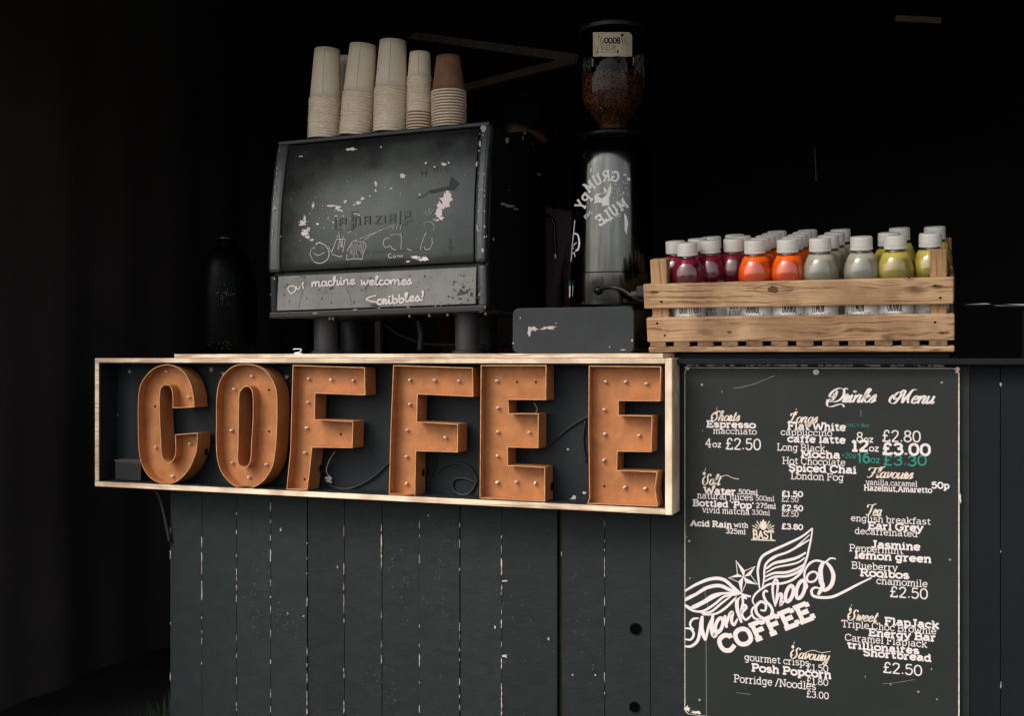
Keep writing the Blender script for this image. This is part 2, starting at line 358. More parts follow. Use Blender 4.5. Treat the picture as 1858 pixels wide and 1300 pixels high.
def wood(name, light, dark, grain=(2, 60, 60), rough=.65, knots=True, bump=.3, seed=0):
    m = bpy.data.materials.new(name); m.use_nodes = True; N, L = NT(m); b = N['Principled BSDF']; b.inputs['Roughness'].default_value = rough
    tc = N.new('ShaderNodeTexCoord'); oi = N.new('ShaderNodeObjectInfo')
    ad = N.new('ShaderNodeVectorMath'); ad.operation = 'MULTIPLY_ADD'
    L.new(oi.outputs['Random'], ad.inputs[0]); ad.inputs[1].default_value = (9, 7, 5); L.new(tc.outputs['Object'], ad.inputs[2])
    warp = N.new('ShaderNodeTexNoise'); warp.inputs['Scale'].default_value = 7; L.new(ad.outputs[0], warp.inputs['Vector'])
    ws = N.new('ShaderNodeVectorMath'); ws.operation = 'MULTIPLY_ADD'; L.new(warp.outputs['Color'], ws.inputs[0]); ws.inputs[1].default_value = (.02, .03, .03); L.new(ad.outputs[0], ws.inputs[2])
    mp = N.new('ShaderNodeMapping'); mp.inputs['Scale'].default_value = grain; L.new(ws.outputs[0], mp.inputs['Vector'])
    n = N.new('ShaderNodeTexNoise'); n.inputs['Scale'].default_value = 1.6; n.inputs['Detail'].default_value = 6; n.inputs['Roughness'].default_value = .6; L.new(mp.outputs[0], n.inputs['Vector'])
    r = N.new('ShaderNodeValToRGB'); e = r.color_ramp.elements; e[0].position = .36; e[1].position = .60
    e[0].color = (*dark, 1); e[1].color = (*light, 1)
    mid = e.new(.45); mid.color = (*[a*.75+c*.25 for a, c in zip(light, dark)], 1)
    L.new(n.outputs['Fac'], r.inputs['Fac']); out = r.outputs['Color']
    # large stains
    s = N.new('ShaderNodeTexNoise'); s.inputs['Scale'].default_value = 11; s.inputs['Detail'].default_value = 5; L.new(ad.outputs[0], s.inputs['Vector'])
    sr = N.new('ShaderNodeValToRGB'); sr.color_ramp.elements[0].position = .38; sr.color_ramp.elements[1].position = .6
    sr.color_ramp.elements[0].color = (.62, .55, .5, 1); sr.color_ramp.elements[1].color = (1, 1, 1, 1); L.new(s.outputs['Fac'], sr.inputs['Fac'])
    mx = N.new('ShaderNodeMix'); mx.data_type = 'RGBA'; mx.blend_type = 'MULTIPLY'; mx.inputs['Factor'].default_value = .95
    L.new(out, mx.inputs['A']); L.new(sr.outputs['Color'], mx.inputs['B']); out = mx.outputs['Result']
    if knots:
        mk = N.new('ShaderNodeMapping'); mk.inputs['Scale'].default_value = (6, 14, 14); L.new(ws.outputs[0], mk.inputs['Vector'])
        v = N.new('ShaderNodeTexVoronoi'); v.inputs['Scale'].default_value = 1.1; L.new(mk.outputs[0], v.inputs['Vector'])
        kr = N.new('ShaderNodeValToRGB'); kr.color_ramp.elements[0].position = .06; kr.color_ramp.elements[1].position = .19
        kr.color_ramp.elements[0].color = (.12, .06, .035, 1); kr.color_ramp.elements[1].color = (1, 1, 1, 1); L.new(v.outputs['Distance'], kr.inputs['Fac'])
        m2 = N.new('ShaderNodeMix'); m2.data_type = 'RGBA'; m2.blend_type = 'MULTIPLY'; m2.inputs['Factor'].default_value = .85
        L.new(out, m2.inputs['A']); L.new(kr.outputs['Color'], m2.inputs['B']); out = m2.outputs['Result']
    L.new(out, b.inputs['Base Color'])
    bp = N.new('ShaderNodeBump'); bp.inputs['Strength'].default_value = bump; bp.inputs['Distance'].default_value = .0015
    L.new(n.outputs['Fac'], bp.inputs['Height']); L.new(bp.outputs['Normal'], b.inputs['Normal'])
    return m
def clear(name, tint=(1,1,1), gloss=.06, rough=.02):
    m = bpy.data.materials.new(name); m.use_nodes = True; N, L = NT(m); N.remove(N['Principled BSDF'])
    o = N['Material Output']; t = N.new('ShaderNodeBsdfTransparent'); t.inputs['Color'].default_value = (*tint, 1)
    g = N.new('ShaderNodeBsdfGlossy'); g.inputs['Roughness'].default_value = rough
    lw = N.new('ShaderNodeFresnel'); lw.inputs['IOR'].default_value = 1.5
    ad = N.new('ShaderNodeMath'); ad.operation = 'ADD'; ad.inputs[1].default_value = gloss; L.new(lw.outputs[0], ad.inputs[0])
    mx = N.new('ShaderNodeMixShader'); L.new(ad.outputs[0], mx.inputs[0]); L.new(t.outputs[0], mx.inputs[1]); L.new(g.outputs[0], mx.inputs[2])
    L.new(mx.outputs[0], o.inputs['Surface']); return m

M = {}
M['ply'] = wood('plywood_edge', (.86,.69,.5), (.5,.33,.19), grain=(1.2,1,150), knots=False, bump=.15)
M['plyface'] = wood('plywood_face', (.5,.4,.27), (.34,.25,.16), grain=(6,6,30), knots=False, bump=.15)
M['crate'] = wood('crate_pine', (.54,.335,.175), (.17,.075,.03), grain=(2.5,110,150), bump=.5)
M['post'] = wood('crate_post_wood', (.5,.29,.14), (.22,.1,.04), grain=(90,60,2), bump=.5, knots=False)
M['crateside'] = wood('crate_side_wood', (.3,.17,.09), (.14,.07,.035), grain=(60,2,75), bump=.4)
M['rust'] = mat('rusted_orange_tin', (.40,.158,.055), rough=.6, spec=.3, metal=.2, var=.24, vscale=26, bump=.12, bscale=300, rvar=.1, chips=(.71,(.2,.07,.03),60))
M['rim'] = mat('bare_tin_rim', (.62,.34,.16), rough=.4, metal=.4, var=.3, vscale=50)
M['bulb'] = mat('frosted_bulb', (.66,.54,.5), rough=.35, coat=.2)
M['hole'] = mat('empty_hole', (.002,.002,.002), rough=.9, spec=0)
M['signback'] = mat('sign_back_board', (.009,.0125,.014), spec=.25, rough=.55, var=.25, vscale=5, bump=.15, bscale=90, chips=(.74,(.16,.16,.15),70))
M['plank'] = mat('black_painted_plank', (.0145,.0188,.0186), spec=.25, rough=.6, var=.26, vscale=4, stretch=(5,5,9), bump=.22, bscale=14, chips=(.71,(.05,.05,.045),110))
_n, _l = NT(M['plank']); _b = _n['Principled BSDF']; _src = _b.inputs['Base Color'].links[0].from_socket
_oi = _n.new('ShaderNodeObjectInfo'); _mr = _n.new('ShaderNodeMapRange'); _mr.inputs['To Min'].default_value = .82; _mr.inputs['To Max'].default_value = 1.2
_l.new(_oi.outputs['Random'], _mr.inputs['Value']); _vm = _n.new('ShaderNodeVectorMath'); _vm.operation = 'SCALE'
_l.new(_src, _vm.inputs[0]); _l.new(_mr.outputs['Result'], _vm.inputs['Scale']); _l.new(_vm.outputs[0], _b.inputs['Base Color'])
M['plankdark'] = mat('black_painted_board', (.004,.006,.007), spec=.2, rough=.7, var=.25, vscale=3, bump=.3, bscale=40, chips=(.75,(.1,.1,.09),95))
M['chip'] = mat('chipped_bare_paint', (.48,.40,.36), rough=.8, var=.25, vscale=60)
M['speck'] = mat('dusty_speck', (.16,.155,.14), rough=.9)
M['chipwood'] = mat('chipped_edge', (.02,.02,.02), rough=.8, chips=(.5,(.5,.42,.33),75), bump=.6, bscale=80)
M['ochre'] = mat('ochre_batten', (.12,.075,.03), rough=.8, var=.4, vscale=10)
M['board'] = mat('chalk_grey_board', (.018,.0205,.0178), spec=.25, rough=.5, var=.14, vscale=9, chips=(.765,(.11,.115,.105),45))
M['boardedge'] = mat('pale_board_edge', (.7,.6,.5), rough=.7, var=.3, vscale=60)
M['print'] = mat('white_vinyl_print', (.72,.635,.60), rough=.6)
M['printgold'] = mat('cream_gold_print', (.72,.59,.48), rough=.6)
M['green'] = mat('green_marker', (.010,.24,.175), rough=.6)
M['metal'] = mat('screw_metal', (.55,.5,.42), rough=.4, metal=.8)
M['black'] = mat('machine_black_side', (.006,.007,.008), rough=.45, var=.3, vscale=6)
M['panel'] = mat('worn_black_panel', (.046,.050,.046), rough=.3, metal=.7, var=.28, vscale=7, rvar=.08, bump=.05, bscale=40, chips=(.69,(.012,.013,.013),34))
M['panelb'] = mat('worn_black_panel_lit', (.115,.113,.098), rough=.34, metal=.6, var=.3, vscale=9, rvar=.08, bump=.05, bscale=40)  # lighter copy of the panel black, its reflected brightness put into the colour
M['trim'] = mat('machine_corner_trim', (.07,.075,.072), rough=.33, metal=.5, var=.3, vscale=12, chips=(.70,(.6,.5,.47),42))
M['badge'] = mat('raised_badge', (.018,.02,.02), rough=.4)
M['chalk'] = mat('white_paint_pen', (.72,.66,.62), rough=.9)
M['scrape'] = mat('scraped_paint', (.86,.72,.72), rough=.9)
M['scratch_glint'] = mat('scratch_and_edge_glint', (.3,.3,.27), rough=.9)  # board scratches, and the painted highlight on the badge letters
M['stain'] = mat('dark_stain', (.02,.021,.021), rough=.6)
M['leg'] = mat('machine_leg', (.035,.035,.037), rough=.5, metal=.4)
M['cable'] = mat('black_cable', (.012,.012,.013), rough=.45)
M['cablegrey'] = mat('grey_cable', (.05,.05,.05), rough=.5)
M['cup'] = mat('cream_paper_cup', (.84,.72,.56), rough=.75, var=.05, vscale=10)
M['seam'] = mat('cup_seam', (.3,.2,.13), rough=.8)
M['cupkraft'] = mat('brown_kraft_cup', (.24,.115,.06), rough=.8, var=.25, vscale=30)
M['steel'] = mat('dark_polished_steel', (.095,.095,.086), rough=.14, metal=1, var=.75, vscale=26, rvar=.05, stretch=(1,1,.06))  # vertical tone streaks imitate mirrored bands, painted into the steel colour
M['gblack'] = mat('grinder_black', (.004,.005,.006), rough=.3, spec=.3)
M['hopper'] = clear('hopper_plastic', (.68,.6,.55), -.025, .04)
M['bean'] = mat('coffee_bean', (.20,.085,.025), rough=.35, var=.6, vscale=40, coat=.3)
M['sticker'] = mat('cream_sticker', (.6,.5,.34), rough=.7, var=.12, vscale=30)
M['knock'] = mat('knock_box_black', (.019,.022,.024), spec=.35, rough=.55, var=.25, vscale=20, bump=.1, bscale=150, chips=(.73,(.12,.12,.11),50))
M['cap'] = mat('white_plastic_cap', (.62,.58,.52), rough=.42, spec=.5)
M['shell'] = clear('clear_bottle', (1,1,1), .055, .012)
M['label'] = mat('white_label', (.82,.79,.76), rough=.5)
M['labelink'] = mat('label_ink', (.02,.018,.02), rough=.6)
M['labelorange'] = mat('label_orange_ink', (.75,.3,.03), rough=.6)
M['fabricbrown'] = mat('brown_tent_fabric', (.021,.0155,.0135), rough=.95, var=.25, vscale=3, bump=.1, bscale=300)
M['fabric'] = mat('black_tent_fabric', (.0055,.0052,.0056), rough=.97, var=.3, vscale=3)
M['strut'] = mat('gazebo_strut', (.26,.21,.175), rough=.6, metal=.3, var=.3, vscale=20)
M['skin'] = mat('skin', (.17,.07,.045), rough=.55)
M['hair'] = mat('dark_hair', (.008,.006,.005), rough=.8, spec=.15)
M['shirt'] = mat('grey_mauve_shirt', (.16,.115,.125), rough=.9, var=.1)
M['trousers'] = mat('dark_trousers', (.01,.01,.012), rough=.9)
M['ground'] = mat('ground', (.008,.0075,.007), rough=.9, spec=.1, var=.3, vscale=3, bump=.4, bscale=20)
M['paving'] = mat('pale_paving', (.11,.105,.095), rough=.9, var=.2, vscale=2)
M['grass'] = mat('grass_blade', (.006,.028,.008), rough=.6, var=.4, vscale=20)
M['glassdark'] = mat('dark_glass', (.001,.0013,.0013), rough=.35, spec=.05)
M['brick'] = mat('pale_render', (.42,.40,.37), rough=.9, var=.2, vscale=2)
M['window'] = mat('window_glass', (.02,.025,.03), rough=.1)
M['pale_strip'] = mat('plain_white', (.8,.78,.7), rough=.5)
def juice(name, col, trans, rough=.25):
    m = mat(name, col, rough=rough, var=.12, vscale=18); b = m.node_tree.nodes['Principled BSDF']
    b.inputs['Transmission Weight'].default_value = trans; b.inputs['IOR'].default_value = 1.2
    b.inputs['Subsurface Weight'].default_value = .35; b.inputs['Subsurface Radius'].default_value = (1, .5, .3); b.inputs['Subsurface Scale'].default_value = .01
    return m
M['j_red'] = juice('dark_berry_juice', (.25,.010,.030), .25)
M['j_orange'] = juice('carrot_orange_juice', (.95,.13,.004), .05)
M['j_lemon'] = juice('cloudy_lemon_juice', (.74,.69,.52), .5)
M['j_yellow'] = juice('yellow_green_juice', (.62,.48,.09), .2)

# ------------------------------------------------------------------ setting
def setting(name, vf, m): o = part(name, vf, m); o['kind'] = 'structure'; return o
setting('ground', ([(-60,-60,0),(60,-60,0),(60,60,0),(-60,60,0)], [(0,1,2,3)]), M['ground'])
# grass beside the counter's left foot
V, Fs = [], []
pl0 = at(308, 1290, .08)
for i in range(500):
    x = pl0.x-.004-abs(random.gauss(0, .022)); y = .08+random.uniform(-.05, .5); h = random.uniform(.03, .10); a = random.uniform(0, 6.28)
    lean = Vector((random.uniform(-.02,.02), random.uniform(-.02,.02), 0)); w = .0022
    n = len(V); V += [Vector((x-w*math.cos(a), y-w*math.sin(a), 0)), Vector((x+w*math.cos(a), y+w*math.sin(a), 0)), Vector((x, y, h))+lean]; Fs.append((n, n+1, n+2))
g = part('grass', (V, Fs), M['grass']); g['kind'] = 'stuff'; prop(g, 'short green grass at the left foot of the black counter', 'grass')

# gazebo over the stall
XL, XR, YB, YF, ZR = -2.42, 1.25, 2.3, -.55, 2.2
gz = thing('gazebo', 'dark fabric gazebo sheltering the coffee stall with thin metal roof struts', 'gazebo', ((XL+XR)/2, (YB+YF)/2, 0))
def cloth(u0, u1, v0, v1, f, nu=60, nv=14):
    V, Fs = [], []
    for i in range(nu+1):
        for j in range(nv+1): V.append(Vector(f(u0+(u1-u0)*i/nu, v0+(v1-v0)*j/nv)))
    for i in range(nu):
        for j in range(nv):
            a = i*(nv+1)+j; Fs.append((a, a+nv+1, a+nv+2, a+1))
    return V, Fs
wob = lambda t: .012*math.sin(t*9)+.008*math.sin(t*23+1)
part('side_wall', cloth(YF, YB, 0, ZR, lambda y, z: (XL+wob(y)*(1.6-z*.5), y, z)), M['fabricbrown'], gz, smooth=True)
part('side_wall', cloth(YF, YB, 0, ZR, lambda y, z: (XR+wob(y+2)*(1.6-z*.5), y, z)), M['fabric'], gz, smooth=True)
part('back_wall', cloth(XL, XR, 0, ZR, lambda x, z: (x, YB+wob(x+1)*(1.6-z*.5), z)), M['fabric'], gz, smooth=True)
cxr = (XL+XR)/2; cyr = (YB+YF)/2
part('roof', ([(XL-.1,YF-.1,ZR-.02),(XR+.1,YF-.1,ZR-.02),(XR+.1,YB+.1,ZR-.02),(XL-.1,YB+.1,ZR-.02),(cxr,cyr,ZR+.5),(XL-.1,YF-.1,ZR-.18),(XR+.1,YF-.1,ZR-.18),(XR+.1,YB+.1,ZR-.18),(XL-.1,YB+.1,ZR-.18)], [(0,1,4),(1,2,4),(2,3,4),(3,0,4),(5,6,1,0),(6,7,2,1),(7,8,3,2),(8,5,0,3)]), M['fabric'], gz)
for x, y in ((XL+.03, YF+.03), (XR-.03, YF+.03), (XL+.03, YB-.04), (XR-.03, YB-.04)):
    part('pole', box((x-.015,y-.015,0),(x+.015,y+.015,ZR-.01)), M['strut'], gz, bevel=.002)
def strut(p0, p1, Y0, Y1, w=.026):
    a = at(*p0, Y0); b = at(*p1, Y1); part('strut', beam(a, b, w*.6, w, Vector((0,1,0)).cross(Vector((1,0,0)))*-1), M['strut'], gz)
strut((735, 62), (1046, 106), 1.9, 1.55, .030)
strut((800, 170), (1042, 109), 1.9, 1.56, .028)
strut((262, -20), (352, 170), 1.5, 1.9, .028)
strut((330, 22), (430, -5), 1.5, 1.5, .03)
strut((1625, 33), (1708, 37), 1.9, 1.9, .02)
strut((1478, 268), (1481, 330), 2.22, 2.22, .005)

def hang(name, label, pts, r, Y, m):
    o = part(name, tube([at(x, y, Y) for x, y in pts], r, 6), m, smooth=True); return prop(o, label, 'cable')
hang('hanging_cable', 'thin looped cable hanging in the dark top left of the gazebo', [(190,-10),(205,30),(230,60),(240,90),(225,45),(215,20),(228,-10)], .004, 1.5, M['strut'])
hang('hanging_cable', 'long pale cord drooping beside the upper left strut', [(292,32),(294,80),(300,130),(308,170),(312,210),(308,240)], .004, 1.45, M['strut'])

# facade across the street, behind the camera: it lights and is mirrored in bottles and steel
def facade(x0, x1, y, h, label):
    b = thing('shop_building', label, 'building', ((x0+x1)/2, y, 0), 'buildings across the street')
    part('wall', box((x0, y-4, 0), (x1, y, h)), M['brick'], b)
    part('roof', box((x0-.15, y-4.1, h), (x1+.15, y+.15, h+.25)), M['plankdark'], b)
    n = int((x1-x0)/4)
    for i in range(n):
        for z in ((.7, 1.6), (2.1, 2.8)):
            if z[1] > h: continue
            cx = x0+(i+.5)*(x1-x0)/n
            part('window', box((cx-1, y+.002, z[0]), (cx+1, y+.05, z[1])), M['window'], b)
facade(-40, -8, -44, 3.4, 'long pale rendered building across the street with two rows of windows')
setting('pavement', ([(-60,-60,.004),(60,-60,.004),(60,-.75,.004),(-60,-.75,.004)], [(0,1,2,3)]), M['paving'])
facade(9, 36, -42, 4.2, 'tall corner building across the street behind the viewer')

# ------------------------------------------------------------------ counter
YP = .08
zb = at(172, 883, 0).z
ctop = at(316, 643, .002); cbot = at(316, 650.2, .002)
XcL = at(308, 900, YP).x; XcR = at(1950, 900, YP).x
ct = thing('serving_counter', 'black painted plank counter with plywood worktop edge under the sign and machine', 'counter', ((XcL+XcR)/2, YP, 0))
seams = [308, 366, 429, 491, 557, 624, 692, 761, 834, 910, 1011]
seams2 = [1019, 1097, 1180, 1262, 1345, 1428, 1512, 1596, 1680, 1760, 1816, 1890, 1960]
def plank(pa, pb, dark=False):
    a = at(pa, 900, YP).x; b = at(pb, 900, YP).x
    dy = random.uniform(0, .004)
    o = part('plank', box((a+.0004, YP+dy, .012), (b-.0004, YP+dy+.02, CAMZ-.012)), M['plankdark'] if dark else M['plank'], ct, bevel=.0012)
    return o
for s in (seams, seams2):
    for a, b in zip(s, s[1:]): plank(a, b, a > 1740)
xo0, xo1 = at(1009, 900, YP+.03).x, at(1021, 900, YP+.03).x
part('batten', box((xo0-.03, YP+.026, .02), (xo1+.03, YP+.04, CAMZ-.02)), M['ochre'], ct)
part('end_panel', box((XcL+.001, YP+.026, .01), (XcL+.02, .8, CAMZ-.012)), M['plankdark'], ct)
xs1 = at(1203, 643, .002).x
part('worktop', box((ctop.x, .002, cbot.z+.0006), (xs1, .8, ctop.z)), M['ply'], ct, bevel=.0008)
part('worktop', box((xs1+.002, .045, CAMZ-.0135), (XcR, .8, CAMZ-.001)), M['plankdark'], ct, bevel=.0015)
za, zc_ = at(1450, 657, .062).z, at(1450, 664.5, .062).z
part('edge_strip', box((at(1244, 660, .062).x, .062, zc_-.001), (at(1716, 660, .062).x, .079, za+.001)), M['chipwood'], ct, bevel=.001)
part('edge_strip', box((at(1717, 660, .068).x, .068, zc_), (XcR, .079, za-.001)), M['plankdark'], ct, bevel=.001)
# bolt holes in the planks
def front(yoff):
    def f(px, py, l=0): return at(px, py, yoff-l)
    return f
for hx, hy, r in ((1153, 1142, 10.5), (1151, 1284, 9.5)):
    holes = Ink(lambda x, y, l=0: at(x, y, YP-.0012-l)); holes.poly([(hx+r*math.cos(k*.35), hy+r*math.sin(k*.35)) for k in range(18)])
    part('bolt_hole', holes.vf(), M['hole'], ct)
# chipped paint along the plank seams
ink = Ink(lambda x, y, l=0: at(x, y, YP-.0006-l))
def seamchips(x, lst, w=1.4):
    for y0, y1 in lst:
        L = y1-y0; n = max(3, int(L/5)); pts = []
        for i in range(n+1): pts.append((x-random.uniform(.1, w*.75), y0+L*i/n))
        for i in range(n, -1, -1): pts.append((x+random.uniform(.1, w*.75)*(1 if 0 < i < n else .3), y0+L*i/n))
        ink.poly(pts)
seamchips(366, [(975,988),(1003,1020),(1055,1062),(1068,1090),(1120,1124)], 1.6)
seamchips(429, [(930,936),(962,970),(1006,1012),(1048,1055)])
seamchips(491, [(912,928),(944,950),(998,1020),(1082,1086),(1198,1206)], 1.7)
seamchips(557, [(985,988),(1012,1016),(1286,1298)])
seamchips(624, [(1064,1072),(1080,1100),(1214,1220),(1286,1295)])
seamchips(692, [(952,965),(972,1020)], 1.8)
seamchips(761, [(1188,1207),(1018,1022)])
seamchips(834, [(980,984),(1232,1245),(1262,1268)])
seamchips(910, [(972,978),(1014,1044),(1062,1080),(1125,1140),(1195,1215),(1245,1300)], 1.8)
for sx_ in (366,429,491,557,624,692,761,834,910,1097):
    for _ in range(9):
        y_ = random.uniform(945, 1290); seamchips(sx_, [(y_, y_+random.uniform(3, 16))], .9)
seamchips(309, [(958,975),(1000,1015),(1222,1236),(1130,1134)])
seamchips(1019, [(1002,1010)]); seamchips(1097, [(1040,1048),(1084,1088),(1222,1236)], 1.3)
seamchips(1816, [(1238,1250), (1000,1004)], 1.2)
for x, y, rx, ry in ((914,1055,5,1.5),(915,1191,5,3),(509,962,1.5,3),(522,1114,1.4,1.4),(551,1119,1.6,1.6),(612,1030,1,2),(777,936,1.5,1.5),(898,1139,1.5,2.5),(995,1160,1.6,3.5),(1039,1226,1.5,1.5),(1080,1226,1.5,1.5),(1816,698,1.6,3)): ink.blob(x, y, rx, ry)
ink2 = Ink(lambda x, y, l=0: at(x, y, YP-.0005-l))
for i in range(300):
    c = random.choice([(465,1085,10,50),(800,1060,12,110),(795,1000,18,60),(715,1010,14,50),(520,1120,20,30),(700,1250,15,30),(735,1075,6,60),(940,1080,40,90),(1060,1150,30,80)])
    ink2.blob(random.gauss(c[0], c[2]), min(1296, max(945, random.gauss(c[1], c[3]))), random.uniform(.35, .8), random.uniform(.4, 1.3), 5)
part('paint_specks', ink2.vf(), M['speck'], ct)
part('paint_chips', ink.vf(), M['chip'], ct)

# ------------------------------------------------------------------ COFFEE sign
a = at(172, 653, 0); b = at(1220, 883, 0)
SX0, SX1 = a.x, b.x; SZ1 = cbot.z-.0002; SZ0 = zb; SD = .073; tk = .0125
sg = thing('marquee_sign', 'long plywood box sign with six rusty orange letters spelling COFFEE', 'sign', ((SX0+SX1)/2, 0, SZ0))
part('rail', box((SX0, 0, SZ1-.0115), (SX1-.016, SD, SZ1)), M['ply'], sg, bevel=.001)
part('rail', box((SX0, 0, SZ0), (SX1-.016, SD, SZ0+tk)), M['ply'], sg, bevel=.001)
part('stile', box((SX0, 0.0005, SZ0+tk+.0002), (SX0+.012, SD, SZ1-.0117)), M['ply'], sg, bevel=.0005)
M['plyv'] = wood('plywood_edge_upright', (.86,.69,.5), (.5,.33,.19), grain=(150,1,1.2), knots=False, bump=.15)
part('stile', box((SX1-.0158, -.001, SZ0-.001), (SX1, SD, SZ1+.0002)), M['plyv'], sg, bevel=.0025)
part('back_board', box((SX0+.012, SD-.004, SZ0+tk), (SX1-.016, SD+.003, SZ1-.0115)), M['signback'], sg)
part('lining', box((SX0+.0121, .0025, SZ0+tk+.0001), (SX0+.0145, SD-.0045, SZ1-.0118)), M['signback'], sg)
part('lining', box((SX0+.0146, .0025, SZ0+tk+.0001), (SX1-.0185, SD-.0045, SZ0+tk+.0022)), M['signback'], sg)
part('lining', box((SX0+.0146, .0025, SZ1-.0138), (SX1-.0185, SD-.0045, SZ1-.0117)), M['signback'], sg)
LZ = (160, 630, 3.441); LE = (690, 630, 3.318)
letters = [
('C', LZ, [[(663,377),(657,300),(634,215),(584,145),(520,113),(460,113),(400,140),(345,200),(318,270),(310,400),(313,600),(322,690),(345,760),(390,820),(450,852),(520,853),(570,830),(625,770),(660,700),(678,640),(683,537),(542,547),(545,650),(535,695),(508,722),(480,712),(462,680),(455,600),(447,400),(448,290),(460,250),(488,238),(512,250),(525,290),(528,382)]],
 [(490,153),(628,315),(422,627),(638,605),(527,806)], [(417,372)], [(737,655)]),
('O', LZ, [[(799,480),(800,330),(815,230),(850,165),(910,118),(975,107),(1050,115),(1110,150),(1155,215),(1178,300),(1180,480),(1172,620),(1158,720),(1130,790),(1080,850),(1010,883),(940,882),(880,845),(830,780),(805,700),(798,600)],
 [(942,330),(952,275),(985,247),(1015,262),(1027,310),(1027,450),(1018,600),(1013,700),(990,748),(952,745),(935,710),(938,600)]],
 [(1023,184),(912,265),(895,520),(900,724),(1112,735),(1004,814)], [(1129,268),(1130,528)], []),
('F', LZ, [[(1277,113),(1727,128),(1730,302),(1417,290),(1415,452),(1655,465),(1650,632),(1398,628),(1385,760),(1368,895),(1238,890),(1262,650),(1272,300)]],
 [(1378,200),(1517,204),(1655,210),(1373,347),(1365,505),(1356,661)], [(1577,546),(1351,827)], [(1450,762)]),
('F', LE, [[(78,110),(556,125),(560,300),(225,285),(220,450),(468,465),(467,635),(215,628),(210,902),(52,888),(62,500)]],
 [(178,198),(329,201),(473,206),(178,345),(163,502),(393,546),(159,661),(158,822)], [], [(258,757)]),
('E', LE, [[(605,110),(1000,110),(998,320),(770,318),(775,400),(953,402),(952,610),(768,605),(768,712),(992,725),(992,932),(598,912),(602,500)]],
 [(703,206),(709,367),(708,512),(897,516),(706,657),(705,815),(821,814),(933,820)], [(823,212),(937,212)], [(1033,840)]),
('E', LE, [[(1255,113),(1690,117),(1685,327),(1435,325),(1435,410),(1638,415),(1633,633),(1428,630),(1425,742),(1668,752),(1655,860),(1672,962),(1245,945),(1258,910),(1253,500)]],
 [(1357,210),(1478,210),(1603,221),(1350,379),(1352,524),(1558,533),(1346,683),(1472,845),(1595,852)], [(1349,840)], []),
]
def offset_loop(P, t):
    """P list of 2-D vectors; t>0 moves to the left of travel"""
    out = []; n = len(P)
    for i in range(n):
        a, p, c = P[i-1], P[i], P[(i+1) % n]
        d1 = (p-a).normalized(); d2 = (c-p).normalized()
        n1 = Vector((-d1.y, d1.x)); n2 = Vector((-d2.y, d2.x)); m = n1+n2
        if m.length < 1e-6: m = n1
        m.normalize(); k = t/max(.45, m.dot(n1)); out.append(p+m*k)
    return out
def area(P): return sum(P[i].x*P[(i+1) % len(P)].y-P[(i+1) % len(P)].x*P[i].y for i in range(len(P)))/2
def channel(loops, y0, y1, yp, t):
    V, Fs, Ms = [], [], []; plate = []
    for li, P in enumerate(loops):
        ar = area(P); sgn = 1 if ar > 0 else -1
        if li: sgn = -sgn
        I = offset_loop(P, t*sgn); n = len(P); b = len(V)
        for q, y in ((P, y0), (P, y1), (I, y0), (I, yp)): V += [Vector((p.x, y, p.y)) for p in q]
        for i in range(n):
            j = (i+1) % n
            Fs.append((b+i, b+j, b+n+j, b+n+i)); Ms.append(0)
            Fs.append((b+i, b+j, b+2*n+j, b+2*n+i)); Ms.append(1)
            Fs.append((b+2*n+i, b+2*n+j, b+3*n+j, b+3*n+i)); Ms.append(0)
        plate.append((b+3*n, [Vector((p.x, p.y, 0)) for p in I]))
    idx = []
    for b0, q in plate: idx += [b0+i for i in range(len(q))]
    for tri in geometry.tessellate_polygon([q for _, q in plate]):
        Fs.append(tuple(idx[i] for i in tri)); Ms.append(0)
    return V, Fs, Ms
LY0, LY1, LYP = .004, .058, .032
for li, (ch, (ox, oy, s), loops, bulbs, empt, slots) in enumerate(letters):
    W = []
    for lp in loops:
        pts = [Vector((p.x, p.z)) for p in (at(ox+x/s, oy+y/s, LY0) for x, y in lp)]
        if ch in 'CO' :
            if len(loops) == 2: pts = [Vector((q.x, q.y)) for q in catmull([(p.x, p.y, 0) for p in pts], 4, True)[:-1]]
            else:
                # smooth the curved runs of the C but keep its square ends
                c1 = catmull([(p.x, p.y, 0) for p in pts[:21]], 4); c2 = catmull([(p.x, p.y, 0) for p in pts[21:]], 4)
                pts = [Vector((q.x, q.y)) for q in c1+c2]
        # slight waviness of bent tin
        W.append(pts)
    lt = part('letter', channel(W, LY0, LY1, LYP, .0016), [M['rust'], M['rim']], sg)
    lt['label'] = ['first letter, a rusty orange C', 'second letter, a closed O with a slot centre', 'third letter, an F with a bent tapering stem', 'fourth letter, a straighter F', 'fifth letter, an E with two missing bulbs', 'last letter, an E with a dented lower right edge'][li]
    for x, y in bulbs:
        c = at(ox+x/s, oy+y/s, LYP-.004)
        rot = Matrix.Rotation(random.uniform(-.9, .9), 3, 'Y') @ Matrix.Rotation(random.uniform(-.3, .3), 3, 'X')
        part('bulb', ellipsoid(c, (.0040+random.uniform(0,.0008)), .007, .0031, 10, 7, rot), M['bulb'], lt, smooth=True)
    for x, y in empt:
        k = Ink(lambda X, Y, l=0: at(X, Y, LYP-.0006)); r = 2.0
        k.poly([(ox+x/s+r*math.cos(q*.6), oy+y/s+r*math.sin(q*.6)) for q in range(10)])
        part('empty_socket', k.vf(), M['hole'], lt)
    for x, y in slots:                                     # cable slot cut in the outer right side
        k = at(ox+x/s, oy+y/s, LY1-.018); 
        part('cable_slot', box((k.x-.0004, k.y-.004, k.z-.008), (k.x+.0022, k.y+.004, k.z+.008)), M['hole'], lt)
def cord(pts, Y=SD-.008, r=.0026, m='cable'): return part('power_cord', tube([at(x, y, Y+random.uniform(-.002,.002)) for x, y in pts], r, 6), M[m], sg, smooth=True)
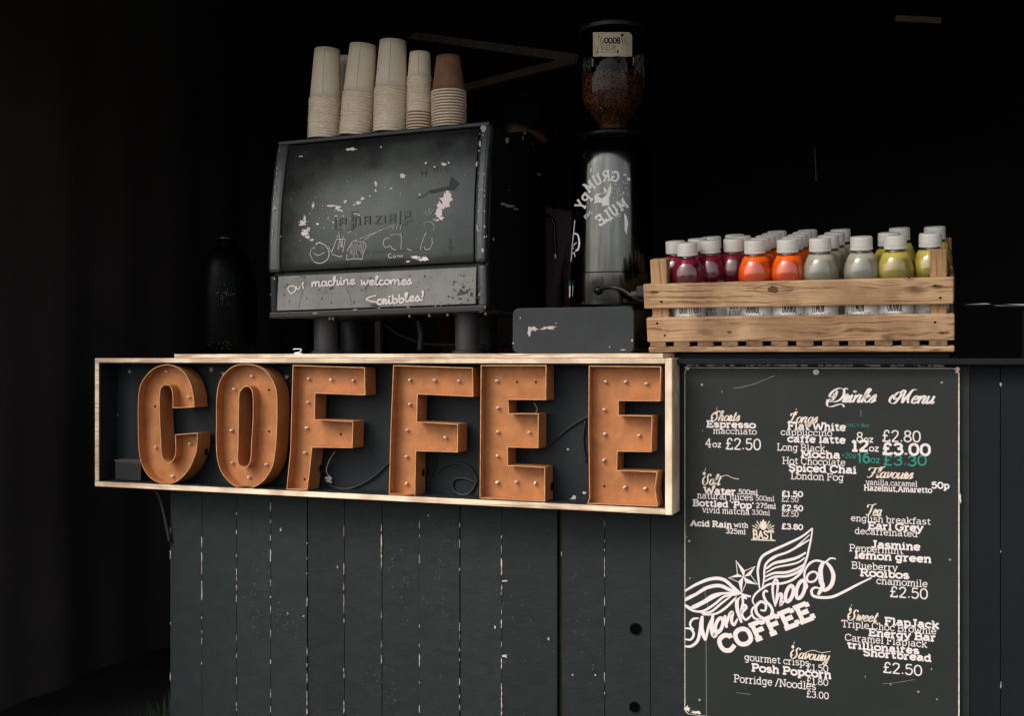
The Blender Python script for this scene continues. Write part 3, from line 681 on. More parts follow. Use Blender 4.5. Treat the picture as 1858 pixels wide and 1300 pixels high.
cord([(596,880),(610,886),(640,886),(675,868),(700,846),(712,836)])
cord([(790,830),(788,852),(775,875)])
cord([(792,858),(808,846),(830,842),(850,848),(862,862),(866,876)])
cord([(866,878),(842,868),(824,872),(822,888),(835,898),(852,895),(864,878)])
cord([(986,820),(1000,805),(1035,775),(1070,754)])
cord([(1062,765),(1058,800),(1064,840)])
cord([(968,730),(975,745),(966,752)], r=.0012, m='metal')
cord([(975,742),(970,755)], r=.0012, m='metal')
cord([(600,868),(592,855),(598,835),(608,820)], r=.0012, m='chip')
k = at(596, 872, SD-.014); part('cable_knot', merge(*[ellipsoid(k+Vector((random.uniform(-.006,.006), random.uniform(-.004,.004), random.uniform(-.008,.008))), .004, .003, .004, 7, 5) for _ in range(9)]), M['chip'], sg, smooth=True)
p0 = at(206, 838, .02); p1 = at(253, 874, .02)
bb = part('battery_box', box((p0.x, .025, p1.z), (p1.x, SD-.005, p0.z)), M['cable'], sg, bevel=.002)
part('battery_box_lid', box((p0.x-.002, .024, p0.z+.0005), (p1.x+.001, SD-.005, p0.z+.004)), M['cablegrey'], sg, bevel=.001)
ink = Ink(lambda x, y, l=0: at(x, y, SD-.0046-l))
for x, y, r in ((211,752,3),(235,675,2.5),(384,671,4),(520,684,3.4),(404,678,3),(785,898,3),(208,720,1.3),(1040,905,5),(1060,895,3),(1030,816,2)): ink.blob(x, y, r, r*.8, 9, .3)
part('chipped_spots', ink.vf(), M['chip'], sg)
for x, y in ((205,752),(384,673),(520,686)):
    c = at(x, y, SD-.006); part('screw', ellipsoid(c, .004, .003, .004, 10, 6), M['metal'], sg, smooth=True)

# ------------------------------------------------------------------ menu board
YM = .070
mA = at(1242, 667, YM); mB = at(1741, 667, YM); mC = at(1242, 1297, YM)
mb = thing('menu_board', 'dark grey drinks menu board with white lettering screwed to the counter', 'menu board', ((mA.x+mB.x)/2, YM, mC.z))
def rrect(x0, z0, x1, z1, r, n=4):
    P = []
    for cx, cz, a0 in ((x1-r, z1-r, 0), (x0+r, z1-r, 90), (x0+r, z0+r, 180), (x1-r, z0+r, 270)):
        for k in range(n+1):
            a = R(a0+90*k/n); P.append((cx+r*math.cos(a), cz+r*math.sin(a)))
    return P
def slab(P, y0, y1):
    n = len(P); V = [Vector((x, y0, z)) for x, z in P]+[Vector((x, y1, z)) for x, z in P]
    return V, [tuple(range(n))]+[tuple(range(n, 2*n))[::-1]]+[(i, n+i, n+(i+1) % n, (i+1) % n) for i in range(n)]
o = part('board', slab(rrect(mA.x+.0015, mC.z+.0015, mB.x-.0025, mA.z-.0015, .012), YM, YM+.004), M['board'], mb)
part('pale_edge', slab(rrect(mA.x, mC.z, mB.x, mA.z, .012), YM+.0008, YM+.0088), M['boardedge'], mb)
def bpt(px, py): p = at(px, py, YM); return (p.x, p.z)
def bmap(x, z, l=0): return Vector((x, YM-.0004-l, z))
def bink(name, m): 
    return Ink(bmap)
def line(k, s, x0, x1, y, h, wt, slab=True, **kw):
    solo = k is None or k == 'gold'; mm = M['printgold'] if k == 'gold' else M['print']
    if solo: k = Ink(bmap)
    p0 = bpt(x0, y); X1 = at(x1, y, YM).x; hh = h/ppm((x0+x1)/2, YM)
    text(k, s, p0, (X1, p0[1]), hh, wt, slab, **kw)
    if solo: part('menu_line', k.vf(), mm, mb)
LT, SB, BD = 1.2, 1.6, 2.15
kl = Ink(bmap)
for s, x0, x1, y, h, w in [
 ('Espresso',1282,1371,775,10.5,BD),('macchiato',1294,1373,787,10.5,LT),('4',1279.5,1291,811.5,15.5,LT),('oz',1293,1309,811.5,10,SB),('£2.50',1316,1381,815,19,LT),
 ('Flat White',1429,1534.5,779.5,12.5,BD),('cappuccino',1416.5,1510,789.6,11,LT),('caffe latte',1429,1534,802,11.5,BD),('Long Black',1410,1497,817.5,12,LT),('Mocha',1453,1524.5,830,12,BD),
 ('Hot Chocolate',1419.6,1534,842,12,LT),('Spiced Chai',1431,1554,855,12,BD),('London Fog',1435,1531,869.5,12,LT),
 ('8',1554,1566,802.3,17,LT),('oz',1567.5,1585,802.6,10.5,SB),('£2.80',1600,1671,801,19.5,LT),('12',1544.7,1576,818,18,BD),('oz',1577,1595,819,10.5,SB),('£3.00',1600,1688.6,824,19,BD)]: line(None, s, x0, x1, y, h, w)
kl = Ink(bmap)
for s, x0, x1, y, h, w in [
 ('Water',1277,1335,896,11.5,BD),('.500ml',1337,1375,897,8.5,SB),('natural juices',1265,1366.5,904.5,11,LT),('500ml',1371,1405,908.5,8.5,LT),("Bottled 'Pop'",1257,1368,918,10.5,BD),('275ml',1371.6,1408,922,8.5,SB),
 ('vivid matcha',1274.5,1360,930.5,10.5,LT),('330ml',1364,1397,934,8.5,LT),('Acid Rain',1253,1328,954,9.5,BD),('with',1331.5,1357.5,957,8.5,SB),('325ml',1317,1353,968,8.5,SB),
 ('£1.50',1418,1457,900.5,9,BD),('£2.50',1418,1449,910.5,9,LT),('£2.50',1418,1457,926,9,BD),('£2.50',1418,1449,937,9,LT),('£3.80',1418,1457,960,9,BD)]: line(None, s, x0, x1, y, h, w)
kl = Ink(bmap)
for s, x0, x1, y, h, w in [
 ('vanilla,caramel',1571,1664.5,880,9.5,LT),('Hazelnut,Amaretto',1567.6,1691,890,9.5,SB+.3),('50p',1690,1722.4,886,10.5,BD),
 ('english breakfast',1544,1688.6,945.7,11,LT),('Earl Grey',1575,1675,960,12,BD),('decaffeinated',1551,1665,969,11,LT),
 ('Jasmine',1580.7,1669.6,994,12,BD),('Peppermint',1541,1639,1000.5,12,LT),('lemon green',1550.6,1690,1013,12,BD),('Blueberry',1545,1628.6,1032,12,LT),('Rooibos',1560.6,1649.5,1045,12,BD),('chamomile',1590,1683,1060,12,LT),('£2.50',1614,1684,1083,18,LT)]: line(None, s, x0, x1, y, h, w)
kl = Ink(bmap)
for s, x0, x1, y, h, w in [
 ('FlapJack',1605,1703.6,1133.5,12,BD),('Triple Choc Brownie',1526.6,1699,1138,12,LT),('Energy Bar',1576,1698,1154,12,BD),('Caramel Flapjack',1533,1682,1163,12,LT),('trillionaires',1537,1667.6,1176,11,BD),('Shortbread',1566,1690,1190,11.5,BD),('£2.50',1601.6,1673.6,1220.5,18,LT),
 ('gourmet crisps',1351,1468.5,1199,12,LT),('£1.50',1463,1503,1216.5,11.5,LT),('Posh Popcorn',1363.8,1508.4,1218,12.5,BD),('£1.80',1463,1503,1241.5,11.5,LT),('Porridge /Noodles',1331.6,1480.5,1238,13,LT),('£3.00',1463,1504,1265.5,11.5,LT)]: line(None, s, x0, x1, y, h, w)
kl = Ink(bmap)
for s, x0, x1, y, h, w in [('16',1555,1578.5,840,17.5,1.7),('oz',1579.5,1597,840,10.5,1.2),('£3.30',1602,1682,843,17,1.3),('+20p',1527,1553.6,831,8.5,1.1),('ONLY 8oz',1535,1577,774.6,5.5,1.0)]:
    kl = Ink(bmap); line(kl, s, x0, x1, y, h, w, False, jit=.5)
    part('green_handwriting', kl.vf(), M['green'], mb)
NIB = (.25, 1, .5, 2.3)
for s, x0, x1, y, h, w in [('Drinks',1501,1587,730,23,.8),('Menu',1621,1693,732,23,.8)]: line(None, s, x0, x1, y, h, w, font=CURS, shear=.45, gap=-.2, nib=NIB)
kl = Ink(bmap)
for s, x0, x1, y, h, w in [('Shorts',1292,1341,764,17,.9),('Longs',1432,1482,767.5,18,.9),('Soft',1276,1306,880,18,.9),('Flavours',1574,1655,867,18,.9),('Tea',1572,1598,936,20,.9),('Sweet',1540,1590,1126,18,.9),('Savoury',1436,1503,1195,18,.9)]: line('gold', s, x0, x1, y, h, w, font=CURS, shear=.4, gap=.2, nib=(.25, 1, .45, 1.9))
for pts in ([(1309,866),(1318,863),(1330,868),(1341,870)],[(1460,1186),(1475,1181),(1490,1185),(1507,1183)]):
    kl.ribbon([bpt(p.x, p.y) for p in catmull([(*q, 0) for q in pts], 5)], .0011)
for x, y in ((1278,858),(1299,748),(1443,749),(1543,1105),(1439,1173)):
    kl.blob(*bpt(x, y+2), .003, .004, 10, .2); kl.ribbon([bpt(x+1, y-3), bpt(x+2.5, y-8)], .0008)
o = part('heading_flourishes', kl.vf(), M['printgold'], mb); o['kind'] = 'stuff'

# winged logo, traced on the board
kl = Ink(bmap)
def tr(o, s, pts, w, closed=False, taper=True, n=6):
    P = [bpt(o[0]+x/s, o[1]+y/s) for x, y in pts]
    P = [(q.x, q.y) for q in catmull([(p[0], p[1], 0) for p in P], n, closed)]
    ww = w/s/ppm(1400, YM)
    kl.ribbon(P, (lambda d, t: ww*(.35+.65*math.sin(math.pi*min(.97, max(.03, t)))**.5)) if taper else ww)
A1 = ((1350, 950), 7.224); A2 = ((1235, 950), 5.416)
for p, w in [([(205,860),(190,740),(182,600),(230,450),(350,370),(560,275),(760,175),(897,66)],34),([(897,66),(880,200),(850,340),(825,450),(780,570),(745,650),(640,740),(500,790),(340,800),(240,855),(150,930),(112,1010),(140,1080)],30),
 ([(240,850),(262,740),(270,600),(300,520),(400,440),(560,385),(720,300),(862,215)],30),([(300,520),(460,420),(640,345),(860,150)],20),([(290,600),(400,525),(560,490),(700,450),(812,385)],38),([(290,650),(420,580),(600,545),(720,510),(800,450)],24),
 ([(275,705),(400,655),(560,645),(690,600),(780,545)],34),([(270,765),(400,705),(560,695),(690,650),(765,590)],34),
 ([(1205,468),(1130,462),(1062,512),(950,490),(860,530),(800,620),(795,720),(830,830),(800,880)],28),([(1050,500),(1005,600),(1010,760),(1030,830),(970,940)],62),([(1075,512),(1140,590),(1172,700),(1140,820),(1060,880),(1000,855)],52),
 ([(1000,860),(930,845),(885,885),(905,950),(1000,975),(1150,968),(1300,905),(1480,810),(1672,716)],36),
 ([(312,905),(285,885),(255,930),(285,1020),(345,1085),(372,1160),(330,1245),(240,1245),(165,1175),(160,1090),(225,1030),(285,1070),(275,1145),(215,1140)],40),
 ([(160,1090),(120,1110),(100,1170),(130,1240),(190,1262),(230,1250)],28),
 ([(412,1095),(382,960),(378,830),(410,742),(440,770),(440,860),(408,1090)],34),([(408,1085),(450,960),(480,925),(495,960),(480,1075),(540,1000)],38)]:
    tr(*A1, p, w)
for c, rx, ry, w in (((895,705),68,68,26),((595,925),46,105,46),((742,870),52,118,46)):
    tr(*A1, [(c[0]+rx*math.cos(q*math.pi/4)+.25*ry*math.sin(q*math.pi/4), c[1]-ry*math.sin(q*math.pi/4)) for q in range(8)], w, True, False, 4)
for p, w in [([(42,668),(160,600),(300,548),(420,555),(520,635),(600,700),(690,722)],34),([(42,762),(150,700),(260,635),(380,615),(480,655),(580,700),(650,745)],36),([(110,820),(220,770),(330,705),(470,690),(560,702)],26),([(45,740),(130,700),(230,655)],14),
 ([(42,800),(120,835),(220,790),(330,730),(400,700)],24),([(42,815),(120,860),(220,865),(330,800),(430,722),(550,706)],24),([(200,885),(300,870),(400,790),(500,715)],22),([(215,900),(340,892),(440,835),(540,740),(600,700)],24),
 ([(180,935),(120,945),(92,1000),(130,1050)],22),([(40,1035),(95,1040),(130,1090),(100,1145),(40,1140)],24),([(40,1210),(100,1212),(165,1160),(190,1060),(200,960),(220,915)],30),([(212,915),(205,1040),(248,1155)],46),([(248,1150),(275,1020),(320,915)],26),([(318,900),(305,1030),(330,1110),(370,1050)],44),
 ([(440,905),(435,960),(455,1030)],38),([(450,1010),(480,900),(510,880),(500,960),(525,1000),(560,940)],32),([(590,700),(555,760),(560,860),(600,980)],38),([(600,700),(612,780),(590,860)],24),([(580,900),(620,810),(645,830),(600,890),(640,950),(700,900)],28)]:
    tr(*A2, p, w)
tr(*A2, [(378+34*math.cos(q*math.pi/4)+18*math.sin(q*math.pi/4), 1005-72*math.sin(q*math.pi/4)) for q in range(8)], 34, True, False, 4)
star = [(545,365),(735,425),(757,605),(598,690),(470,537)]; inn = [(632,468),(688,510),(642,590),(568,578),(558,500)]
# order the inner points between consecutive tips
cst = (618, 527)
for i in range(5):
    tip = star[i]; a_, b_ = inn[i-1], inn[i]
    P = lambda q: bpt(1235+q[0]/5.416, 950+q[1]/5.416)
    kl.poly([P(cst), P(tip), P(b_)])
    kl.ribbon([P(cst), P(a_)], .0012); kl.ribbon([P(a_), P(tip)], .0014)
p0 = bpt(1311, 1186); p1 = bpt(1478, 1121); text(kl, 'COFFEE', p0, p1, 28/ppm(1400, YM), 2.6, True, gap=.7)
lg = part('winged_logo_print', kl.vf(), M['print'], mb)
kl = Ink(bmap)
cb = (1385, 965)
for k_ in range(13):
    a_ = math.pi*(k_+.0)/12; r0, r1 = 13, 23 if k_ % 2 == 0 else 20
    if 1 <= k_ <= 11: kl.ribbon([bpt(cb[0]+r0*math.cos(a_), cb[1]-r0*.9*math.sin(a_)), bpt(cb[0]+r1*math.cos(a_), cb[1]-r1*.95*math.sin(a_))], .0018)
kl.ribbon([bpt(1375,962), bpt(1385,944), bpt(1395,962)], .0016); kl.blob(*bpt(1385,955), .007, .0085, 12, .05)
text(kl, 'BAST', bpt(1366, 977.5), bpt(1404, 978.5), 14/ppm(1385, YM), 2.0, True)
kl.ribbon([bpt(1363,980), bpt(1407,981.5)], .0022)
part('badge_print', kl.vf(), M['printgold'], mb)
for x, y, r in ((1481,676,.0062),(1274,699,.003),(1709,695,.0026),(1724,1017,.0026),(1667,1257,.0026),(1270,1272,.003),(1251,983,.0028)):
    c = at(x, y, YM); s_ = part('screw', lathe([(r, 0), (r, .001), (r*.7, .002), (.0001, .0022)], seg=14), M['metal'], mb, local=True); s_.rotation_euler = (R(90), 0, 0); s_.location = Vector((c.x, YM-.0002, c.z))-WL[mb]
    part('screw_slot', box((c.x-r*.5, YM-.0030, c.z-r*.12), (c.x+r*.5, YM-.0022, c.z+r*.12)), M['hole'], mb)
kl = Ink(bmap)
for pts, w in (([(1330,705),(1343,704),(1372,696),(1405,682)],.0007),([(1277,1065),(1284,1100),(1286,1120)],.0006),([(1281,1150),(1282,1300)],.0007),([(1562,745),(1562,757)],.0006),([(1336,1258),(1362,1261)],.0006),([(1600,1242),(1625,1240),(1660,1234)],.0005)): kl.ribbon([bpt(*p) for p in pts], w)
for x, y in ((1310,711),(1275,782),(1245,975),(1252,1050),(1690,1215),(1570,1229),(1616,1243),(1700,1270)): kl.blob(*bpt(x, y), .0012, .002, 7)
part('scratches', kl.vf(), M['scratch_glint'], mb)
kl = Ink(bmap)
for x, y, rx, ry in ((1246,668,.006,.004),(1247,1287,.006,.006),(1262,1294,.009,.003),(1737,672,.004,.006),(1742,905,.002,.008)): kl.blob(*bpt(x, y), rx, ry, 11, .3)
part('bare_corner_chips', kl.vf(), M['boardedge'], mb)

# ------------------------------------------------------------------ espresso machine
MY = .19; ROLL = .9
def lean(z):                                          # the panel leans back towards its top
    t = max(0, (z-MZ1)/(MZ3-MZ1)); return .052*t**2
def pre(px, py):
    a = R(ROLL); dx, dy = px-497, py-650
    return 497+dx*math.cos(a)-dy*math.sin(a), 650+dx*math.sin(a)+dy*math.cos(a)
q = pre(497, 578); MZ0 = at(*q, MY).z
MZ1 = at(*pre(505, 497), MY).z; MZ3 = at(*pre(512, 262), MY+.05).z; MZb = at(*pre(505, 565), MY).z
MX0 = at(489, 600, MY).x; MX1 = at(884, 600, MY).x
mc = thing('espresso_machine', 'large black worn espresso machine covered in white scribbles and scraped paint', 'coffee machine', (MX0, MY, ctop.z))
mc.rotation_euler = (0, R(-ROLL), 0)
def mmap(px, py, l=0, base=0):
    x, y = pre(px, py); Y = MY
    for _ in range(4):
        p = at(x, y, Y); Y = MY+lean(p.z)
    p = at(x, y, Y); p.y -= .0006+base+l; return p
# side profile (y,z) from pixels on the right side plane
sp = [(884,578),(886,500),(886,228),(935,226),(960,236),(982,252),(998,276),(1007,310),(1010,345),(1008,370),(993,372),(993,575)]
prof = [(p.y, p.z) for p in (atX(*pre(x, y), MX1) for x, y in sp)]
prof = [(max(MY+.02, y) if i < 3 else y, z) for i, (y, z) in enumerate(prof)]
prof[0] = (MY+.02, MZ0+.004); prof[1] = (MY+.02, MZ1); prof[2] = (MY+.062, MZ3+.002)
MTOP = prof[2][1]
prof[3] = (prof[3][0], MTOP+.002); prof[-1] = (prof[-1][0], MZ0+.004)
part('body', extrude_x(prof, MX0+.006, MX1-.002), M['black'], mc, bevel=.004)
def curved(x0, x1, z0, z1, y0, thick=.01, n=14, f=lean, bulge=.004):
    V, Fs = [], []
    for i in range(n+1):
        z = z0+(z1-z0)*i/n
        for x in (x0, x1): V += [Vector((x, y0+f(z), z)), Vector((x, y0+f(z)+thick, z))]
    for i in range(n):
        a = 4*i; b = a+4
        Fs += [(a, a+2, b+2, b), (a+1, b+1, b+3, a+3), (a, b, b+1, a+1), (a+2, a+3, b+3, b+2)]
    Fs += [(0, 1, 3, 2), (4*n, 4*n+2, 4*n+3, 4*n+1)]
    return V, Fs
xa, xb = at(512, 400, MY).x, at(862, 400, MY).x
part('upper_panel', curved(xa, xb, MZ1+.006, MZ3-.004, MY), M['panel'], mc, smooth=True, bevel=.002)
def zlean0(z): return 0
part('lower_panel', curved(at(505, 500, MY).x, at(866, 500, MY).x, MZb, MZ1-.006, MY+.004, f=lambda z: -.010*(1-(z-MZb)/(MZ1-MZb))+.0), M['panelb'], mc, bevel=.0015)
for x0, x1 in ((MX0, xa-.002), (xb+.002, MX1)):
    part('corner_trim', curved(x0, x1, MZ1+.003, MZ3+.004, MY-.004, .03), M['trim'], mc, bevel=.009)
part('corner_trim', curved(MX0, at(504, 500, MY).x, MZ0+.006, MZ1-.004, MY, .03, 3, zlean0), M['gblack'], mc, bevel=.008)
part('corner_trim', curved(at(867, 500, MY).x, MX1, MZ0+.01, MZ1-.002, MY-.001, .03, 3, zlean0), M['trim'], mc, bevel=.008)
part('top_edge', box((MX0+.004, MY+.048, MZ3-.002), (MX1-.004, MY+.08, MZ3+.010)), M['black'], mc, bevel=.003)
part('bottom_lip', box((MX0+.004, MY-.006, MZ0), (MX1-.003, MY+.05, MZb-.003)), M['black'], mc, bevel=.003)
gr_ = curved(at(604, 462, MY).x, at(783, 462, MY).x, at(*pre(604, 463), MY).z, at(*pre(604, 459), MY).z, MY-.0012, .004, 2)
part('panel_groove', gr_, M['badge'], mc)
def leg(px, Y, w=29):
    c = at(px, 640, Y); r = w/ppm(px, Y)
    part('leg', lathe([(r*1.25, 0), (r*1.25, .006), (r, .01), (r, MZ0-ctop.z+.012+(c.x-MX0)*math.tan(R(ROLL))*0)], (c.x, Y, ctop.z-(c.x-MX0)*math.tan(R(ROLL))+.001), 28), M['leg'], mc, smooth=False, bevel=.001)
leg(592, MY+.07, 22); leg(848, MY+.07, 22); leg(640, MY+.42, 22); leg(880, MY+.42, 22)
# raised badge
kl = Ink(lambda x, y, l=0: mmap(x, y, l, .0012))
def pxtext(k, s, x0, y0, x1, y1, h, wt, **kw):
    # ink space here is pixels with y flipped
    f0 = k.map; k.map = lambda x, y, l=0: f0(x, -y, l)
    text(k, s, (x0, -y0), (x1, -y1), h, wt, **kw); k.map = f0
Z2 = (540, 370, 7.146)
def z2(*pts): return [(Z2[0]+x/Z2[2], Z2[1]+y/Z2[2]) for x, y in pts]
for pts in [((485,170),(485,330),(560,330)),((545,290),(545,200),(615,190),(620,270)),((545,245),(615,240)),((640,345),(700,335),(705,110),(780,100)),((740,310),(745,170),(800,165)),((770,275),(820,270)),((800,265),(800,180)),((865,270),(865,170),(930,165),(930,265)),((865,220),(930,215)),((1000,165),(1075,155),(1010,262),(1090,255)),((1130,150),(1130,250)),((1195,250),(1195,150),(1255,140),(1258,245)),((1195,200),(1255,195)),((1325,95),(1320,265)),((1340,265),(1425,262)),((1385,225),(1385,110),(1455,105),(1455,160),(1385,165)),((1385,225),(1480,220))]:
    kl.ribbon(z2(*pts), 2.9)
part('badge_lettering', kl.vf(), M['badge'], mc)
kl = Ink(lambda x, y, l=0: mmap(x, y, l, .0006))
for pts in [((480,165),(480,325)),((702,105),(700,325)),((1318,95),(1312,262)),((860,165),(860,265)),((1380,105),(1380,222))]: kl.ribbon([(x-1.3, y-1) for x, y in z2(*pts)], 1.1)  # pale ribbons painted as the lit left edges of the raised letters
part('badge_highlight', kl.vf(), M['scratch_glint'], mc)
# scraped paint blobs
kl = Ink(lambda x, y, l=0: mmap(x, y, l, .0004))
def bl(o, s, *lst):
    for x, y, rx, ry in lst: kl.blob(o[0]+x/s, o[1]+y/s, rx/s, ry/s, 11, .3)
bl((540,370), 7.146, (65,250,45,40),(90,195,20,38),(140,325,22,28),(100,380,38,38),(125,430,30,18),(185,467,26,14),(255,262,18,16),(80,345,18,12),(520,50,38,22),(440,28,50,14),(545,85,30,12),(575,98,12,10),(740,130,42,8),(790,150,14,18),(495,160,18,8),(595,160,10,12),(740,12,22,8),(785,8,18,8),(190,30,8,34),(460,240,12,10),(660,370,14,6),(685,360,8,6),(1830,150,22,30),(1835,90,30,12),(1810,215,24,12),(1840,20,20,40))
bl((480,50), 3.378, (533,745,28,8),(848,912,16,14),(683,958,9,16),(681,1000,7,10),(712,733,5,4),(495,1067,10,9),(1100,840,14,10),(1042,855,7,5),(988,832,7,5),(1128,830,4,8),(775,988,7,4),(645,1035,5,4),(220,788,10,3),(1110,1060,32,50),(1125,1020,18,16),(600,1050,10,8),(575,1075,16,12),(300,1085,6,18),(405,1093,26,6),(950,1025,5,5))
bl((480,360), 3.573, (980,385,30,8),(1020,400,34,9),(1040,395,16,14),(930,412,14,5),(1130,100,20,22),(1135,60,16,24),(1180,20,20,36),(1145,130,16,10),(1100,140,6,4))
for i in range(34): kl.blob(random.gauss(590, 45), random.gauss(395, 22), random.uniform(.5, 1.3), random.uniform(.5, 1.2), 6)
for i in range(26): kl.blob(random.uniform(520, 850), random.uniform(300, 470), random.uniform(.4, .9), None, 6)
part('scraped_paint', kl.vf(), M['scrape'], mc)
kl = Ink(lambda x, y, l=0: mmap(x, y, l, .0052))
for x0, x1, ys in ((868,884,(236,560)),(490,500,(270,560))):
    for i in range(30 if x0 > 800 else 12):
        yy = random.uniform(*ys); xx = random.choice([x0+2, x1-4, random.uniform(x0, x1)])
        if x0 < 800: xx = max(xx, 493+19*max(0, (500-yy)/250)**2)
        kl.blob(xx, yy, random.uniform(.5, 1.5), random.uniform(.7, 3), 7, .4)
for x, y, rx, ry in ((878,233,4,6),(872,262,2.5,5),(866,299,2,4),(500,378,2,5),(503,379,4,1.5),(867,415,1.6,6),(877,456,1.8,5)): kl.blob(x, y, rx, ry, 9, .4)
part('edge_chips', kl.vf(), M['chip'], mc)
# pen scribbles
kl = Ink(lambda x, y, l=0: mmap(x, y, l, .0005))
def sc(pts, w, o=Z2, closed=False):
    P = [(o[0]+x/o[2], o[1]+y/o[2]) for x, y in pts]; P = [(v.x, v.y) for v in catmull([(*p, 0) for p in P], 5, closed)]; kl.ribbon(P, w)
sc([(230,520),(290,510),(370,550),(408,640),(380,730),(290,775),(210,750)], 1.3); sc([(200,740),(165,660),(175,600),(215,560)], .7)
sc([(205,635),(250,668),(300,660),(348,630)], 1.0); sc([(315,570),(320,572)], 2); sc([(215,580),(222,584)], 2); sc([(235,545),(270,505),(300,500)], 1)
part('pen_drawing', kl.vf(), M['chalk'], mc); kl = Ink(lambda x, y, l=0: mmap(x, y, l, .0005))
sc([(505,460),(440,630)], 1); sc([(505,460),(620,462)], 1); sc([(620,462),(570,690)], .9); sc([(440,655),(572,695)], 1); sc([(530,380),(545,470),(520,600)], .8); sc([(600,420),(540,580)], .7); sc([(555,450),(575,570),(585,480)], .8); sc([(400,545),(440,640)], .7)
part('pen_drawing', kl.vf(), M['chalk'], mc); kl = Ink(lambda x, y, l=0: mmap(x, y, l, .0005))
sc([(720,480),(650,600),(635,730)], 1); sc([(635,730),(730,715),(835,722)], 1.1); sc([(835,722),(855,640),(890,540),(850,500)], 1); sc([(730,490),(800,495),(860,500)], .8)
for i in range(9): sc([(700+i*20, 510+random.uniform(0,20)),(680+i*20, 620),(690+i*18, 700-random.uniform(0,60))], .55)
for i in range(24): sc([(750+i*20+random.uniform(-6,6), 480-i*8+random.uniform(-10,10)),(765+i*20, 470-i*8)], random.uniform(.5,1.4))
for i in range(12): sc([(860+i*14, 480-i*9),(872+i*14, 468-i*9)], .8)
part('pen_drawing', kl.vf(), M['chalk'], mc); kl = Ink(lambda x, y, l=0: mmap(x, y, l, .0005))
sc([(1195,450),(1130,460),(1110,520),(1140,570),(1200,550)], .9); sc([(1200,410),(1260,400),(1340,405)], .6); sc([(1200,550),(1240,595),(1280,600)], .9); sc([(1340,380),(1345,480),(1340,590)], .8)
for x in (1240,1290,1340): sc([(x,340),(x-8,310),(x+12,290),(x+4,270)], .7)
sc([(1215,650),(1180,665),(1185,705),(1225,700)], 1.1)
sc([(1250,670),(1240,695),(1265,700),(1268,672),(1270,700)], .9); sc([(1290,700),(1310,670),(1325,700)], .9); sc([(1330,700),(1350,670),(1358,700)], .9); sc([(1420,590),(1440,600),(1480,610)], 1)
part('pen_drawing', kl.vf(), M['chalk'], mc); kl = Ink(lambda x, y, l=0: mmap(x, y, l, .0005))
sc([(1650,240),(1720,235),(1770,290),(1765,350)], .6); sc([(1640,280),(1640,250)], .6); sc([(1665,375),(1630,460),(1600,560),(1595,610)], .8); sc([(1740,450),(1745,520),(1715,590)], .8); sc([(1640,560),(1660,600),(1720,590)], .9)
sc([(1650,100),(1680,150)], .6); sc([(1705,60),(1705,150)], .6); sc([(1760,80),(1720,140)], .6)
part('pen_drawing', kl.vf(), M['chalk'], mc)
# faint dark arrow and smudges
kl = Ink(lambda x, y, l=0: mmap(x, y, l, .0002))
kl.poly([(778,346),(815,338),(818,320),(834,333),(824,346),(812,345),(782,352)])
kl.ribbon([(756,360),(768,357),(780,347)], 1.6)
pxtext(kl, 'H', 763, 322, 776, 321, 14, .8, slab=False); pxtext(kl, 'MIKE', 785, 314, 815, 311, 11, .7, slab=False)
kl.blob(817, 440, 3, 5, 9); kl.blob(818, 450, 4.5, 4.5, 9); kl.ribbon([(800,459),(812,462),(818,468)], 1.5)
part('dark_smudges', kl.vf(), M['stain'], mc)
# 'our machine welcomes scribbles!'
Z3 = (510, 490, 6.8815)
def lpmap(x, y, l=0):
    p = at(*pre(x, y), MY); f = -.010*(1-(p.z-MZb)/(MZ1-MZb)); p = at(*pre(x, y), MY+.004+f); p.y -= .0008+l; return p
def lpmap2(x, y, l=0): p = lpmap(x, y, l); p.y -= .0008; return p
kl = Ink(lpmap2)
def hw(*strokes, w=2.0):
    for pts in strokes: sc(pts, w, Z3)
hw([(150,205),(105,205),(88,250),(130,295),(180,260),(175,215),(140,198)],[(190,205),(200,240),(225,240),(240,200),(240,235)],[(265,165),(280,235)],[(268,190),(278,165),(288,160)])
part('handwriting', kl.vf(), M['print'], mc); kl = Ink(lpmap2)
pxtext(kl, 'machine', 565, 521, 645, 516, 14.5, 1.55, font=CURS, gap=-.1, jit=.3)
part('handwriting', kl.vf(), M['print'], mc); kl = Ink(lpmap2)
pxtext(kl, 'welcomes', 654, 518, 748, 517, 14.5, 1.55, font=CURS, gap=-.1, jit=.3)
part('handwriting', kl.vf(), M['print'], mc); kl = Ink(lpmap2)
hw([(1190,325),(1120,340),(1065,372),(1130,395),(1200,410)], w=2.1)
pxtext(kl, 'cribbles!', 684, 554, 770, 546, 15, 1.55, font=CURS, gap=-.1, jit=.4)
part('handwriting', kl.vf(), M['print'], mc)
kl = Ink(lpmap)
for i in range(60): kl.blob(random.uniform(515, 860), random.uniform(500, 556), random.uniform(.5, 2.2), random.uniform(.5, 2), 8, .4)
for i in range(30): kl.blob(random.gauss(683, 12), random.gauss(515, 5), random.uniform(.6, 3), random.uniform(.6, 2.2), 8, .4)
for i in range(26): kl.blob(random.gauss(842, 12), random.gauss(535, 12), random.uniform(1, 4), random.uniform(1, 3), 8, .4)
kl.ribbon([(550,528),(546,540),(542,560)], .5); kl.ribbon([(629,524),(634,537),(639,558)], .5); kl.ribbon([(570,533),(620,533)], .4)
kl.blob(679, 556, 7, 4, 12, .4)
part('grime_spots', kl.vf(), M['stain'], mc)
kl = Ink(lambda x, y, l=0: (lambda p: Vector((p.x, MY-.0068-l, p.z)))(at(*pre(x, y), MY-.006)))
for x, y in ((645,563),(688,560),(740,558),(790,556),(800,555.5),(572,569)): kl.blob(x, y, random.uniform(1.5, 4), .9, 8, .4)
part('edge_chips', kl.vf(), M['chip'], mc)
